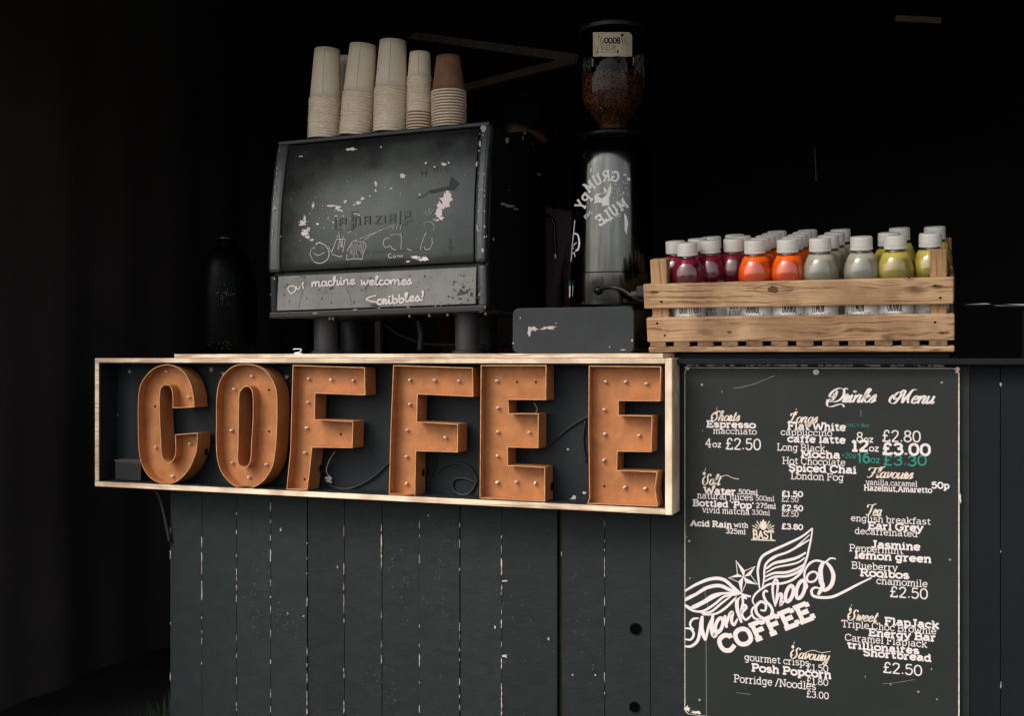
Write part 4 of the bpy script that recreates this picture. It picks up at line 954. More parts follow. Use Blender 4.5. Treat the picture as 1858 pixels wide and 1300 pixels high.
# chips on the right side wall
kl = Ink(lambda x, y, l=0: (lambda p: Vector((p.x+.0002+l, p.y, p.z)))(atX(*pre(x, y), MX1-.0015)))
for x, y, rx, ry in ((919,254,3.2,5),(951,240,3,2),(948,250,1.5,3.5),(966,260,1.2,2.5),(977,315,4,3),(962,340,1,1),(913,370,6,2),(925,374,8,2.2),(936,379,5,1.4),(895,435,1.6,3),(923,345,.8,1)): kl.blob(x, y, rx, ry, 9, .45)
part('edge_chips', kl.vf(), M['chip'], mc)
# steam wand at the barista's side, hoses under the machine
part('steam_wand', tube([at(975,402,.70), at(994,397,.70), at(1004,402,.70), at(1009,416,.70), at(1010,445,.70), at(1011,466,.70)], .006, 10), M['gblack'], mc, smooth=True)
c = at(1010.5, 471, .70); part('steam_tip', tube([c+Vector((0,0,.006)), c, c-Vector((0,0,.007))], .0045, 10), M['metal'], mc, smooth=True)
part('hose', tube([at(700,590,.5), at(730,612,.5), at(780,628,.5), at(840,630,.5), at(880,636,.5)], .006, 8), M['cable'], mc, smooth=True)
part('hose', tube([at(760,585,.4), at(764,610,.4), at(762,640,.4)], .009, 8), M['leg'], mc, smooth=True)
for x, y in ((598,584),(604,583),(743,580),(779,578),(812,578),(881,573)):
    c = at(*pre(x, y), MY+.03); c.z = MZ0-.003; part('fixing_screw', ellipsoid(c, .0035, .0035, .005, 8, 6), M['metal'], mc, smooth=True)

# ------------------------------------------------------------------ cups on the machine
def cup_mesh(r, rt, h, nm='cup'):
    """mouth downwards at z=0, base at z=h"""
    lip = .0030
    prof = [(r-.001, 0), (r+lip*.4, .0004), (r+lip, .0022), (r+lip*.4, .0042), (r-.0006, .0044)]
    for i in range(1, 7):
        t = i/6; prof.append((r-.0006+(rt-r)*t, .0044+(h-.0044)*t))
    prof += [(rt-.002, h+.0002), (rt-.0035, h-.005), (.001, h-.005)]
    return lathe(prof, seg=44, cap=False)
def flat_me(name, vf, mats):
    me = bpy.data.meshes.new(name); me.from_pydata([tuple(v) for v in vf[0]], [], [tuple(f) for f in vf[1]])
    for m in mats: me.materials.append(m)
    for p in me.polygons: p.use_smooth = True
    return me
def stack(label, bottom, top, wpx, hcup, pitch, n, Y, tpx, col, mix=None):
    """bottom/top px centre; wpx rim width px"""
    bx, by = bottom; s = ppm(bx, Y); r = wpx/2/s; rt = tpx/2/s; h = hcup/s; pi = pitch/s
    me = flat_me('paper_cup', cup_mesh(r-.002, rt, h), [M['cup'] if col == 'w' else M['cupkraft'], M['cup']])
    def paint(me_):
        for p in me_.polygons: p.material_index = 1 if p.center.z < .0045 else 0
    paint(me)
    me2 = None
    if mix: me2 = flat_me('paper_cup', cup_mesh(r-.002, rt, h), [M['cupkraft'], M['cup']]); paint(me2)
    base = at(bx, by, Y); base.z = MTOP+.0125-0*base.x+math.tan(R(ROLL))*(base.x-MX0)+.0003
    t = at(top[0], top[1], Y); ax = (Vector((t.x, Y, t.z))-base).normalized()
    rot = Vector((0, 0, 1)).rotation_difference(ax).to_euler()
    tot = (t-base).length; pi = (tot-h)/(n-1)
    ords = ['bottom','second','third','fourth','fifth','sixth','seventh','eighth','ninth','tenth','eleventh','twelfth','thirteenth','fourteenth','fifteenth','sixteenth','seventeenth','eighteenth']
    for i in range(n):
        dirt = mix and i < mix
        seam = i == n-1
        o = bpy.data.objects.new('paper_cup', me2 if dirt else me); COL.objects.link(o)
        o.location = base+ax*(pi*i)+Vector((random.uniform(-.0004,.0004), random.uniform(-.0004,.0004), 0)); o.rotation_euler = rot
        where = 'topmost' if i == n-1 else ('lowest' if i == 0 else ords[i]+' from the bottom')
        kind = 'brown kraft' if (dirt or col == 'k') else 'cream'
        if seam:
            pts_ = []
            for zz, dx in ((h*.08, -.0004), (h*.08, .0004), (h*.96, .0004), (h*.96, -.0004)):
                rr_ = (r-.002-.0006+(rt-(r-.002))*(zz/h))+.0004; aa = -1.25; pts_.append(Vector((rr_*math.cos(aa)+dx, rr_*math.sin(aa), zz)))
            part('seam', (pts_, [(0, 1, 2, 3)]), M['seam'], o, local=True)
        prop(o, '%s paper cup, %s of the %s' % (kind, where, label), 'paper cup', 'paper cups stacked on the coffee machine')
YCUP = .29
stack('leftmost front stack', (588,258), (594,90), 60, 93, 5.9, 14, YCUP, 47, 'w')
stack('second front stack', (645,252), (659,82), 61, 91, 5.9, 14, YCUP, 49, 'w')
stack('tallest middle stack', (707,246), (713,75), 62, 90, 5.9, 14, YCUP, 49, 'w')
stack('narrow small-cup stack', (760,240), (762,96), 47, 48, 5.2, 18, YCUP+.01, 38, 'w', mix=6)
stack('rightmost stack', (815,236), (813,103), 64, 67, 5.8, 13, YCUP+.01, 44, 'k')
stack('half hidden back stack', (628,254), (629,104), 50, 80, 6, 12, YCUP+.12, 40, 'w')
def ticks(): pass

# ------------------------------------------------------------------ grinder on its knock-out box
kb0 = at(930, 640, .10); kb1 = at(1150, 558, .10)
kb = thing('knock_out_box', 'low black box with rounded corners and a chipped pale scrape under the grinder', 'knock box', ((kb0.x+kb1.x)/2, .10, ctop.z))
z0_ = ctop.z+.0003; 
part('box_front', slab(rrect(kb0.x, z0_, kb1.x, at(1040, 558, .10).z, .016, 6), .10, .112), M['knock'], kb, bevel=.0015)
part('box_body', slab(rrect(kb0.x+.003, z0_+.002, kb1.x-.002, at(1040, 558, .10).z-.004, .012, 5), .1125, .60), M['black'], kb)
kl = Ink(lambda x, y, l=0: at(x, y, .0994-l))
for x, y, rx, ry in ((966,597,9,4),(960,603,3,6),(997,595,10,3.2),(985,597,6,1.5),(1009,587,1,1),(944,577,1.4,1.4),(1106,630,1.6,1.2),(1131,635,5,1),(1147,618,1.4,1.8),(931,623,1.5,1.5)): kl.blob(x, y, rx, ry, 11, .35)
part('scrape', kl.vf(), M['chip'], kb)
GX, GY = at(1112, 600, .40).x, .40
gs = ppm(1112, GY)
def gp(lst): return [(r/gs, (650-y)/gs) for y, r in lst]
gbase = CAMZ
gr = thing('coffee_grinder', 'tall black and steel coffee grinder with a clear bean hopper behind the crate', 'coffee grinder', (GX, GY, at(1040, 558, .10).z))
body_prof = gp([(572,74),(556,77),(552,78),(500,77.3)])
part('base', lathe(body_prof[1:], (GX, GY, gbase), 64, False), M['steel'], gr, smooth=True)
body2 = gp([(498,76.5),(400,75),(310,73),(290,71),(275,67),(263,60),(256,52),(252,50)])
part('body', lathe(body2, (GX, GY, gbase), 64, False), M['steel'], gr, smooth=True)
part('collar', lathe(gp([(252,54),(246,56),(243,52),(242,34),(238,33)]), (GX, GY, gbase), 48), M['gblack'], gr, smooth=True)
hop = gp([(242,27),(232,27),(222,33),(205,46),(190,56),(175,59),(120,58),(60,56)])
ho = part('hopper', lathe(hop, (GX, GY, gbase), 64, False), M['hopper'], gr, smooth=True)
part('hopper_lid', lathe(gp([(60,58),(53,59),(50,57),(48,20),(48,.5)]), (GX, GY, gbase), 48), M['black'], gr, smooth=False, bevel=.0015)
beans = []
rng = random.Random(3)
def hop_r(y):
    L = [(242,27),(232,27),(222,33),(205,46),(190,56),(175,59),(120,58),(60,56)]
    for (a, ra), (b, rb) in zip(L, L[1:]):
        if b <= y <= a: return ra+(rb-ra)*(a-y)/(a-b)
    return 27
for i in range(1500):
    y = rng.uniform(138, 240); aa = rng.uniform(math.pi*.95, math.pi*2.05); rr = hop_r(y)-rng.choice([5, 6, 9])-1
    if y < 155 and rng.random() < (155-y)/20: continue
    c = Vector((GX+rr/gs*math.cos(aa), GY+rr/gs*math.sin(aa), gbase+(650-y)/gs))
    rot = Matrix.Rotation(rng.uniform(0, 6.28), 3, 'Z') @ Matrix.Rotation(rng.uniform(0, 3), 3, 'X')
    beans.append(ellipsoid(c, .0052, .0038, .0030, 7, 5, rot))
bo = part('coffee_beans', merge(*beans), M['bean'], gr, smooth=True); bo['kind'] = 'stuff'
part('bean_core', lathe(gp([(240,18),(232,18),(222,24),(205,36),(190,46),(175,48),(152,46),(150,1)]), (GX, GY, gbase), 32), M['bean'], gr, smooth=True)
def cyl(px, py, rad):
    d = ray(px, py); ox, oy = 0-GX, CAMY-GY
    A = d.x*d.x+d.y*d.y; B = ox*d.x+oy*d.y; C_ = ox*ox+oy*oy-rad*rad
    D = max(0, B*B-A*C_); t = (-B-math.sqrt(D))/A
    return Vector((d.x*t, CAMY+d.y*t, CAMZ+d.z*t))
def gmap(off):
    def f(x, y, l=0):
        L = [(556,77),(500,77),(400,75),(310,73),(290,71),(275,67),(263,60),(256,52)]
        r = 73
        for (a, ra), (b, rb) in zip(L, L[1:]):
            if b <= y <= a: r = ra+(rb-ra)*(a-y)/(a-b)
        return cyl(x, y, r/gs+.0010+off+l)
    return f
def hmap(off): return lambda x, y, l=0: cyl(x, y, 57.6/gs+.0012+off+l)
def grid_patch(m, x0, x1, y0, y1, n=10, cut=None):
    V, Fs = [], []
    for i in range(n+1):
        for j in (0, 1):
            x = x0+(x1-x0)*i/n; y = (y0, y1)[j]
            if cut: x, y = cut(x, y, i/n, j)
            V.append(m(x, y, 0))
    for i in range(n): Fs.append((2*i, 2*i+1, 2*i+3, 2*i+2))
    return V, Fs
st = part('sticker', grid_patch(hmap(0), 1076, 1147, 58, 102, 14, lambda x, y, t, j: (x, y+(6 if (j == 0 and t > .93) else 0)+(random.uniform(-.8,.8) if j else 0))), M['sticker'], gr)
kl = Ink(hmap(.0006))
f0 = kl.map; kl.map = lambda x, y, l=0: f0(x, -y, l)
text(kl, 'GOODBYE', (1089,-78), (1139,-78), 9.5, .8, False); text(kl, 'OODB', (1096.5,-78), (1125.4,-78), 9.5, 2.4, False)
text(kl, 'LEOR', (1093,-90), (1118,-90), 8, .8, False)
kl.map = f0
kl.poly([(1125,61),(1133,61),(1129,68)])
for pts in (((1086,68),(1086,66),(1122,66)),((1084,98),(1084,84),(1092,84),(1092,95),(1100,95)),((1088,81),(1096,81)),((1082,100),(1082,94),(1090,94)),((1100,94),(1118,94)),((1115,92),(1140,92)),((1128,88),(1132,86))): kl.ribbon(pts, .6)
kl.blob(1121, 93, 1.8, 2.6)
part('sticker_lettering', kl.vf(), M['labelink'], gr)
kl = Ink(gmap(.0003))
def gl(ch, cx, cy, h, w, rot, wt=2.2, mirror=True, slab=True):
    W_, st = glyph_strokes(ch, GL, slab); a = R(rot)
    for pts in st:
        Q = []
        for x, y in pts:
            u = (x-W_/2)*w/W_*(-1 if mirror else 1); v = (y-5)*h/10
            Q.append((cx+u*math.cos(a)-(-v)*math.sin(a)*-1*-1, cy+u*math.sin(a)-v*math.cos(a)))
        # rotate properly in picture space (y down)
        Q = []
        for x, y in pts:
            u = (x-W_/2)*w/W_*(-1 if mirror else 1); v = -(y-5)*h/10
            Q.append((cx+u*math.cos(a)-v*math.sin(a), cy+u*math.sin(a)+v*math.cos(a)))
        kl.ribbon(Q, wt*h/10)
for ch, x, y, rot in (('G',1116,320,8),('R',1100,319,-10),('U',1084,326,-24),('M',1069.5,338,-38),('P',1065,360,-50),('Y',1054,372,-62)): gl(ch, x, y, 17, 14 if ch != 'M' else 17, rot)
for ch, x, y in (('M',1129,371),('U',1113.5,382),('L',1101,391),('E',1089.5,399)): gl(ch, x, y, 17, 13 if ch != 'M' else 16, -33)
for ch, x, y in zip('COFFEE', (1124,1120,1116,1112.5,1109,1106), (390,392,394,396.5,398.5,400.5)): gl(ch, x, y, 5.5, 3.6, -33, 1.5, True, False)
for ch, x, y in zip('2005', (1072,1068.6,1065.2,1062), (385,388,391,394)): gl(ch, x, y, 6, 3.6, -40, 1.8, True, False)
Z4 = (1020, 230, 6.844)
def z4(pts): return [(Z4[0]+x/Z4[2], Z4[1]+y/Z4[2]) for x, y in pts]
kl.poly(z4([(395,965),(405,905),(395,870),(420,830),(520,825),(512,735),(560,800),(605,708),(612,795),(580,880),(585,985),(545,975),(500,990),(490,945),(430,940)]))
kl.poly(z4([(770,1070),(800,1110),(820,1200),(800,1340),(775,1290)]))
for i in range(60): kl.blob(random.gauss(1125, 9), random.gauss(345, 12), random.uniform(.4, 1.3), random.uniform(.4, 1), 6, .5)
for x, y, rx, ry in ((1134,317,3,2),(1140,325,3,3),(1072,309,1.5,4),(1130,277,2,1),(1128,281,1.5,1),(1084,303,1,1)): kl.blob(x, y, rx, ry)
kl.ribbon([(1043,400),(1041,420),(1038,450),(1036,475)], 1.6)
kl.ribbon([(q.x, q.y) for q in catmull([(1040,424,0),(1048,426,0),(1051,440,0),(1049,452,0),(1044,455,0)], 5)], 3)
kl.ribbon([(1040,446),(1046,440)], 1.6); kl.ribbon([(1037,462),(1042,458),(1043,466)], 1.4); kl.ribbon([(1037,452),(1041,450)], 1.6)
part('worn_lettering', kl.vf(), M['label'], gr)
kl = Ink(gmap(.0003)); kl.poly([(1033,509),(1040,509),(1040,518),(1033,518)])
part('green_sticker', kl.vf(), M['green'], gr)
kl = Ink(gmap(.0003)); kl.poly([(1032.5,518.5),(1040,518.5),(1039,538),(1032.5,540)])
part('white_sticker', kl.vf(), M['label'], gr)
# power cable and its grommet
gm = cyl(1086, 527, 77/gs)
part('cable_grommet', ellipsoid(gm, .012, .012, .012, 14, 8), M['gblack'], gr, smooth=True)
part('power_cable', tube([gm, cyl(1095, 522, 77/gs+.012), cyl(1110, 521, 77/gs+.03), at(1130, 526, .26), at(1145, 536, .25), at(1165, 545, .25), at(1195, 548, .25)], .0055, 10), M['cable'], gr, smooth=True)
sc_ = thing('socket_adaptor', 'grey ribbed plastic plug adaptor behind the left end of the crate', 'plug', at(1165, 530, .22))
p = at(1155, 541, .22); p2 = at(1178, 518, .22)
part('adaptor_body', box((p.x, .21, p.z), (p2.x, .25, p2.z)), M['knock'], sc_, bevel=.006)
p = at(1144, 537, .22); p2 = at(1155, 529, .22)
part('adaptor_tip', box((p.x, .22, p.z), (p2.x, .235, p2.z)), M['cablegrey'], sc_, bevel=.002)

# ------------------------------------------------------------------ crate
AL = R(10.5); YC = .10
c0 = at(1177, 640, YC); c1 = at(1732, 640, YC); CW = c1.x-c0.x; CD = .335
cr = thing('wooden_crate', 'worn pine slatted crate full of juice bottles, tilted towards the viewer', 'crate', c0, rot=(AL, 0, 0))
def cb_(name, a, b, m, dz=0, **k):
    vf = box(a, b)
    if dz: vf = ([v+Vector((0, 0, dz*(v.x/CW))) for v in vf[0]], vf[1])
    return part(name, vf, m, cr, local=True, bevel=k.get('bevel', .0025))
H1, H2 = .107, .1575
cb_('bottom_batten', (0, 0, 0), (CW, .022, .0115), M['crate'])
cb_('slat', (-.002, -.0005, .0235), (CW, .012, .078), M['crate'])
cb_('slat', (-.006, 0, .098), (CW-.002, .012, .1525), M['crate'])
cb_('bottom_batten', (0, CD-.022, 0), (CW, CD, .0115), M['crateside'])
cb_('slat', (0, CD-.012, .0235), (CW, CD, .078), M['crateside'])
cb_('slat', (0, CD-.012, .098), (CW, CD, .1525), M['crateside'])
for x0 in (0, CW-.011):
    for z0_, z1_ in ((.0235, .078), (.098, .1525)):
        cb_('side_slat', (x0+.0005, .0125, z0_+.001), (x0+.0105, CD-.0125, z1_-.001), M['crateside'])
nb = 12
for i in range(nb):
    x = CW*(i+.08)/nb
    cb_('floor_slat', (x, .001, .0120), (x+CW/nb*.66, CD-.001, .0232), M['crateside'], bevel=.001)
xl = (at(1184, 560, YC).x-c0.x, at(1214, 560, YC).x-c0.x); xr = (at(1688, 560, YC).x-c0.x, at(1718, 560, YC).x-c0.x)
cb_('corner_post', (xl[0], .0125, .024), (xl[1], .045, .205), M['post']); cb_('corner_post', (xr[0], .0125, .024), (xr[1], .045, .207), M['post'])
cb_('corner_post', (xl[0], CD-.045, .024), (xl[1], CD-.0125, .20), M['post']); cb_('corner_post', (xr[0]+.012, CD-.045, .024), (xr[1]+.012, CD-.0125, .205), M['post'])
def slatink(): return Ink(lambda x, z, l=0: Vector((x, -.0010-l, z)))
def sl_(px, py): p = at(px, py, YC-.01); return (p.x-c0.x, (p.z-c0.z)/math.cos(AL))
for px, py in ((1188,531),(1202,548),(1193,587),(1206,609),(1697,519),(1706,541),(1697,585),(1711,604)):
    kl = slatink(); kl.blob(*sl_(px, py), .0032, .0022, 10, .2); part('nail_head', kl.vf(), M['hole'], cr, local=True)
M['knot'] = mat('wood_knot', (.10,.042,.018), rough=.8, var=.4, vscale=80)
for kx, ky, rx, ry, cx_, cy_ in ((1405,526,34,9,10,6.5),(1323,603,5,2,3,1.6),(1650,505,9,4,4,1.5),(1610,612,14,6,0,0),(1700,520,12,2.5,0,0),(1712,604,12,2.2,0,0),(1190,531,10,2,0,0)):
    kl = slatink()
    E = [(kx+rx*(abs(math.cos(q*math.pi/14))**1.4*(1 if math.cos(q*math.pi/14) > 0 else -1)), ky+ry*math.sin(q*math.pi/14)) for q in range(28)]
    if cx_:
        kl.ribbon([sl_(*p) for p in E], .0009, True)
        kl.poly([sl_(kx+cx_*(1+random.uniform(-.2,.2))*math.cos(q*.449), ky+cy_*(1+random.uniform(-.2,.2))*math.sin(q*.449)) for q in range(14)])
    else:
        for q in range(4): kl.ribbon([sl_(kx+rx*(t/4-1), ky+(q-1.5)*ry*.4+random.uniform(-.6,.6)) for t in range(9)], lambda d, t: .0012*math.sin(math.pi*max(.02, min(.98, t))))
    part('knot', kl.vf(), M['knot'], cr, local=True)
# black blocks that prop the crate up
pb = thing('prop_block', 'black painted timber block propping up the front of the crate', 'block', at(1460, 652, .12))
a_ = at(1206, 641, .115); b_ = at(1722, 652, .115)
part('block', box((a_.x, .115, CAMZ-.0005), (b_.x, .17, c0.z-.001)), M['plankdark'], pb, bevel=.001)
pb2 = thing('prop_block', 'taller dark timber block hidden under the back of the crate', 'block', (a_.x+.3, .40, CAMZ))
part('block', box((a_.x, .37, CAMZ-.0005), (b_.x, .42, c0.z+.26*math.sin(AL))), M['plankdark'], pb2, bevel=.001)

# ------------------------------------------------------------------ juice bottles
BP = [(.030, 0), (.0335, .002), (.0355, .008), (.0355, .110), (.0352, .1175), (.0370, .1235), (.0380, .1355), (.0366, .1475), (.0330, .1600), (.0268, .1725), (.0215, .1795), (.0192, .1830), (.0192, .1900)]
def smooth_prof(P, n=3):
    q = catmull([(r, z, 0) for r, z in P], n); return [(max(.0005, v.x), v.y) for v in q]
shell_me = flat_me('bottle_shell', lathe(smooth_prof(BP), seg=44, cap=False), [M['shell']])
JP = [(.0005, .0015)]+[(r-.0008, z+.0015) for r, z in BP[:10]]+[(.0210, .1795), (.0005, .180)]
def juice_me(m): return flat_me('juice', lathe(smooth_prof(JP), seg=40, cap=False), [m])
def cap_vf():
    V, Fs = [], []; seg = 72
    rows = [(.0222, .1925, 1), (.0226, .1935, 1), (.0226, .1985, 1), (.0215, .1990, 0), (.0224, .2000, .5), (.0226, .2005, .5), (.0222, .2170, .5), (.0212, .2195, 0), (.0190, .2203, 0), (.0005, .2205, 0)]
    for r, z, kn in rows:
        for k in range(seg):
            a = 2*math.pi*k/seg; rr = r-(.0005*kn if k % 2 else 0); V.append(Vector((rr*math.cos(a), rr*math.sin(a), z-.007)))
    for i in range(len(rows)-1):
        for k in range(seg):
            a, b = i*seg+k, i*seg+(k+1) % seg; Fs.append((a, b, b+seg, a+seg))
    return V, Fs
capv = cap_vf(); cap_me = flat_me('cap', capv, [M['cap']])
for p in cap_me.polygons: p.use_smooth = False
lab_me = flat_me('label_wrap', lathe([(.0358, .020), (.0359, .021), (.0359, .108), (.0358, .109)], seg=44, cap=False), [M['label']])
def lab_ink(l1, l2):
    k = Ink(lambda u, v, l=0: Vector(((.0362+l)*math.sin(u/.0362), -(.0362+l)*math.cos(u/.0362), v)))
    w1 = .0052*len(l1); w1 = min(w1, .06)
    text(k, l1, (-w1/2, .0600), (w1/2, .0600), .028, .95, False, gap=1.4)
    text(k, '&' if False else l2, (-.027, .0445), (.027, .0445), .0125, .9, False, gap=1.2)
    return k.vf()
kinds = {
 'red': (juice_me(M['j_red']), ('GRAPEFRUIT', '& CRANBERRY'), 'dark red berry juice'),
 'orange': (juice_me(M['j_orange']), ('ORANGE', 'CARROT &'), 'bright orange carrot juice'),
 'lemon': (juice_me(M['j_lemon']), ('LEMON', '& GINGER'), 'cloudy pale lemon juice'),
 'yellow': (juice_me(M['j_yellow']), ('ORANGE', 'PASSIONFRUIT'), 'yellow green juice')}
protos = {}
for kname, (jm, (l1, l2), desc) in kinds.items():
    r_ = bpy.data.objects.new('juice_bottle', None); r_.empty_display_size = .03
    def ch(nm, me):
        o = bpy.data.objects.new(nm, me); o.parent = r_; return o
    parts_ = [ch('bottle_shell', shell_me), ch('juice', jm), ch('cap', cap_me), ch('label_wrap', lab_me)]
    ik = flat_me('label_print', lab_ink(l1, l2), [M['labelink']]); 
    if kname in ('orange', 'lemon', 'yellow'):
        # fruit-coloured letter inside the word, painted on the wrap
        pass
    lp = bpy.data.objects.new('label_print', ik); lp.parent = parts_[3]
    protos[kname] = (r_, parts_, lp)
def bottle(kname, cx, row, label, yaw=0):
    proto, parts_, lp = protos[kname]
    r_ = proto.copy(); COL.objects.link(r_)
    for q_ in parts_:
        c_ = q_.copy(); COL.objects.link(c_); c_.parent = r_
        if q_ is parts_[3]: g_ = lp.copy(); COL.objects.link(g_); g_.parent = c_
    s = .047+row*.062; hh = .0235
    ycap = YC+s*math.cos(AL)-(hh+.2)*math.sin(AL)
    X = at(cx, 440, ycap).x
    base = Vector((X, YC+s*math.cos(AL)-hh*math.sin(AL), c0.z+s*math.sin(AL)+hh*math.cos(AL)))
    r_.location = base; r_.rotation_euler = (AL, 0, 0)
    r_.rotation_euler = (Matrix.Rotation(AL, 3, 'X') @ Matrix.Rotation(yaw, 3, 'Z')).to_euler()
    prop(r_, label, 'juice bottle', 'juice bottles in the wooden crate')
B = [
('red',1247,0,'dark red juice bottle at the front left corner of the crate',.25),
('red',1288.5,.75,'second dark red juice bottle from the left in the front, set slightly back',-.3),
('red',1331,1.1,'dark red juice bottle just left of the first orange one',.5),
('red',1226,1.05,'dark red bottle behind the corner one, beside the left post',0),
('red',1266,1.75,'dark red bottle peeping between the two leftmost front bottles',0),
('red',1291,2.4,'dark red bottle with its cap directly above the second front bottle',0),
('red',1345,2.2,'dark red bottle whose cap shows right behind the third red one',0),
('red',1333,3.1,'dark red bottle at the very back of the red group',0),
('orange',1369.5,0,'left one of the two bright orange juice bottles in the front row',-.1),
('orange',1379.5,1,'orange juice bottle directly behind the left front orange one',0),
('orange',1389.5,2,'orange juice bottle third back in the left orange row',0),
('orange',1400,3,'orange juice bottle fourth back in the left orange row',0),
('orange',1410,4,'orange juice bottle at the back end of the left orange row',0),
('orange',1429,0,'right one of the two bright orange juice bottles in the front row',.15),
('orange',1438,1,'orange juice bottle directly behind the right front orange one',0),
('orange',1447,2,'orange juice bottle third back in the right orange row',0),
('orange',1456,3,'orange juice bottle fourth back in the right orange row',0),
('orange',1465,4,'orange juice bottle at the back end of the right orange row',0),
('lemon',1488,0,'cloudy pale juice bottle in front, right beside the orange ones',-.1),
('lemon',1503,1.1,'pale juice bottle directly behind the left front pale one',0),
('lemon',1514,2.3,'pale juice bottle third back in the pale row',0),
('lemon',1525,3.6,'pale juice bottle at the back end of the pale row',0),
('lemon',1563,0,'cloudy pale juice bottle standing alone between pale and yellow bottles',-.2),
('yellow',1624.5,0,'yellow juice bottle in the front row, left of the right post',.0),
('yellow',1613,1.2,'yellow juice bottle just behind and left of the front yellow one',0),
('yellow',1632,3.3,'yellow juice bottle at the back behind the front yellow one',0),
('yellow',1688,.35,'yellow juice bottle partly hidden by the right front post',.5),
('yellow',1696,3.2,'yellow juice bottle at the back right corner of the crate',0)]
for kname, cx, row, label, yaw in B: bottle(kname, cx, row, label, yaw)

# ------------------------------------------------------------------ dark carboy at the left end
s_ = ppm(415, .30); gc = at(412, 643, .30); gc.z = ctop.z+.0005
dj = thing('glass_jar', 'almost black tall glass jar at the left end of the worktop', 'jar', gc)
jp = [(46, 0), (50, 3), (52, 20), (54, 90), (52, 130), (46, 160), (36, 182), (22, 194), (17, 200), (17, 208)]
part('jar_body', lathe([(r/s_, z/s_) for r, z in jp], gc, 48), M['glassdark'], dj, smooth=True)
part('stopper', lathe([(18/s_, 207/s_), (19/s_, 210/s_), (16/s_, 214/s_), (.3/s_, 215/s_)], gc, 32), M['gblack'], dj, smooth=True)
V_, F_ = [], []
rg = random.Random(5); fl = []
for i in range(55):
    x = rg.gauss(408, 9); y = rg.gauss(534, 8)
    if i > 38: x = rg.gauss(400, 14); y = rg.uniform(618, 636)
    d = ray(x, y); ox, oy = -gc.x, CAMY-gc.y; rad = 54.5/s_
    A = d.x*d.x+d.y*d.y; Bq = ox*d.x+oy*d.y; Cq = ox*ox+oy*oy-rad*rad; t = (-Bq-math.sqrt(max(0, Bq*Bq-A*Cq)))/A
    fl.append(ellipsoid((d.x*t, CAMY+d.y*t, CAMZ+d.z*t), .0007, .0005, .0007, 5, 4))
part('droplets', merge(*fl), M['metal'], dj)
cl = thing('cable_clip', 'small bent white clip lying on the worktop edge left of the machine', 'clip', at(540, 642, .02))
part('clip_wire', tube([at(532,634,.02), at(546,634,.02), at(544,639,.02), at(534,641.5,.02), at(548,642,.02)], .0013, 6), M['label'], cl, smooth=True)
# thin white strip at the right
ty = .62; p = at(1750, 553, ty); p2 = at(1880, 553, ty)
tr_ = thing('white_strip', 'thin white strip at the right edge of the frame', 'pale_strip', ((p.x+p2.x)/2, ty, p.z))
part('pale_strip', slab([(p.x, p.z), (p.x+.05, p.z+.003), (p.x+.07, p.z-.004), (p2.x, p2.z-.003), (p2.x, p2.z+.001), (p.x+.06, p.z+.004), (p.x+.02, p.z+.003)][:3]+[(p2.x, p2.z-.004), (p2.x, p2.z+.002)], ty, ty+.12), M['pale_strip'], tr_)
part('strip_support', box((p2.x-.03, ty+.02, CAMZ-.001), (p2.x-.01, ty+.05, p.z-.006)), M['plankdark'], tr_)
# loose black strap hanging below the left end of the sign
lo = part('hanging_strap', tube([at(284, 892, .06), at(290, 905, .065), at(298, 935, .07), at(308, 985, .074)], .005, 8), M['cable'], smooth=True)
prop(lo, 'black strap hanging from below the left end of the sign', 'strap')

# ------------------------------------------------------------------ barista behind the machine
def skin(name, nodes, edges, m, parent, sub=2):
    me = bpy.data.meshes.new(name); me.from_pydata([tuple(n[0]) for n in nodes], edges, []); me.materials.append(m)
    o = bpy.data.objects.new(name, me); COL.objects.link(o); o.parent = parent
    md = o.modifiers.new('skin', 'SKIN'); md.use_smooth_shade = True
    for v, n in zip(me.skin_vertices[0].data, nodes):
        r = n[1]; v.radius = (r, r) if not isinstance(r, tuple) else r
    me.skin_vertices[0].data[0].use_root = True
    s = o.modifiers.new('sub', 'SUBSURF'); s.levels = sub; s.render_levels = sub
    return o
py = 1.02; hx = at(948, 250, py); bxc = at(925, 400, py)
pn = thing('person', 'person in a greyish shirt with dark hair bending behind the espresso machine', 'person', (bxc.x, py+.1, 0))
o0 = Vector((bxc.x, py+.1, 0)); hz = hx.z
head = Vector((hx.x-bxc.x, -.10, hz)); 
sh = hz-.27
nodes = [((0,0,.90),(.15,.11)),((0,.02,1.06),(.14,.10)),((.0,-.0,sh-.06),(.17,.11)),((0,-.02,sh+.03),(.10,.08)),((.01,-.05,sh+.09),(.055,.055)),(tuple(head-Vector((0,-.02,.07))),(.062,.07)),(tuple(head+Vector((0,.01,0))),(.075,.092)),(tuple(head+Vector((0,.01,.065))),(.066,.08)),
 ((.19,-.02,sh-.01),.055),((.215,-.05,sh-.28),.044),((.12,-.26,sh-.40),.032),((.09,-.30,sh-.41),.026),
 ((-.19,-.02,sh-.01),.055),((-.23,-.05,sh-.28),.044),((-.14,-.26,sh-.40),.032),((-.11,-.30,sh-.41),.026),
 ((.10,.0,.80),.085),((.11,-.02,.46),.055),((.12,.02,.09),.040),((.13,-.10,.03),.032),
 ((-.10,.0,.80),.085),((-.11,-.02,.46),.055),((-.12,.02,.09),.040),((-.13,-.10,.03),.032)]
edges = [(0,1),(1,2),(2,3),(3,4),(4,5),(5,6),(6,7),(2,8),(8,9),(9,10),(10,11),(2,12),(12,13),(13,14),(14,15),(0,16),(16,17),(17,18),(18,19),(0,20),(20,21),(21,22),(22,23)]
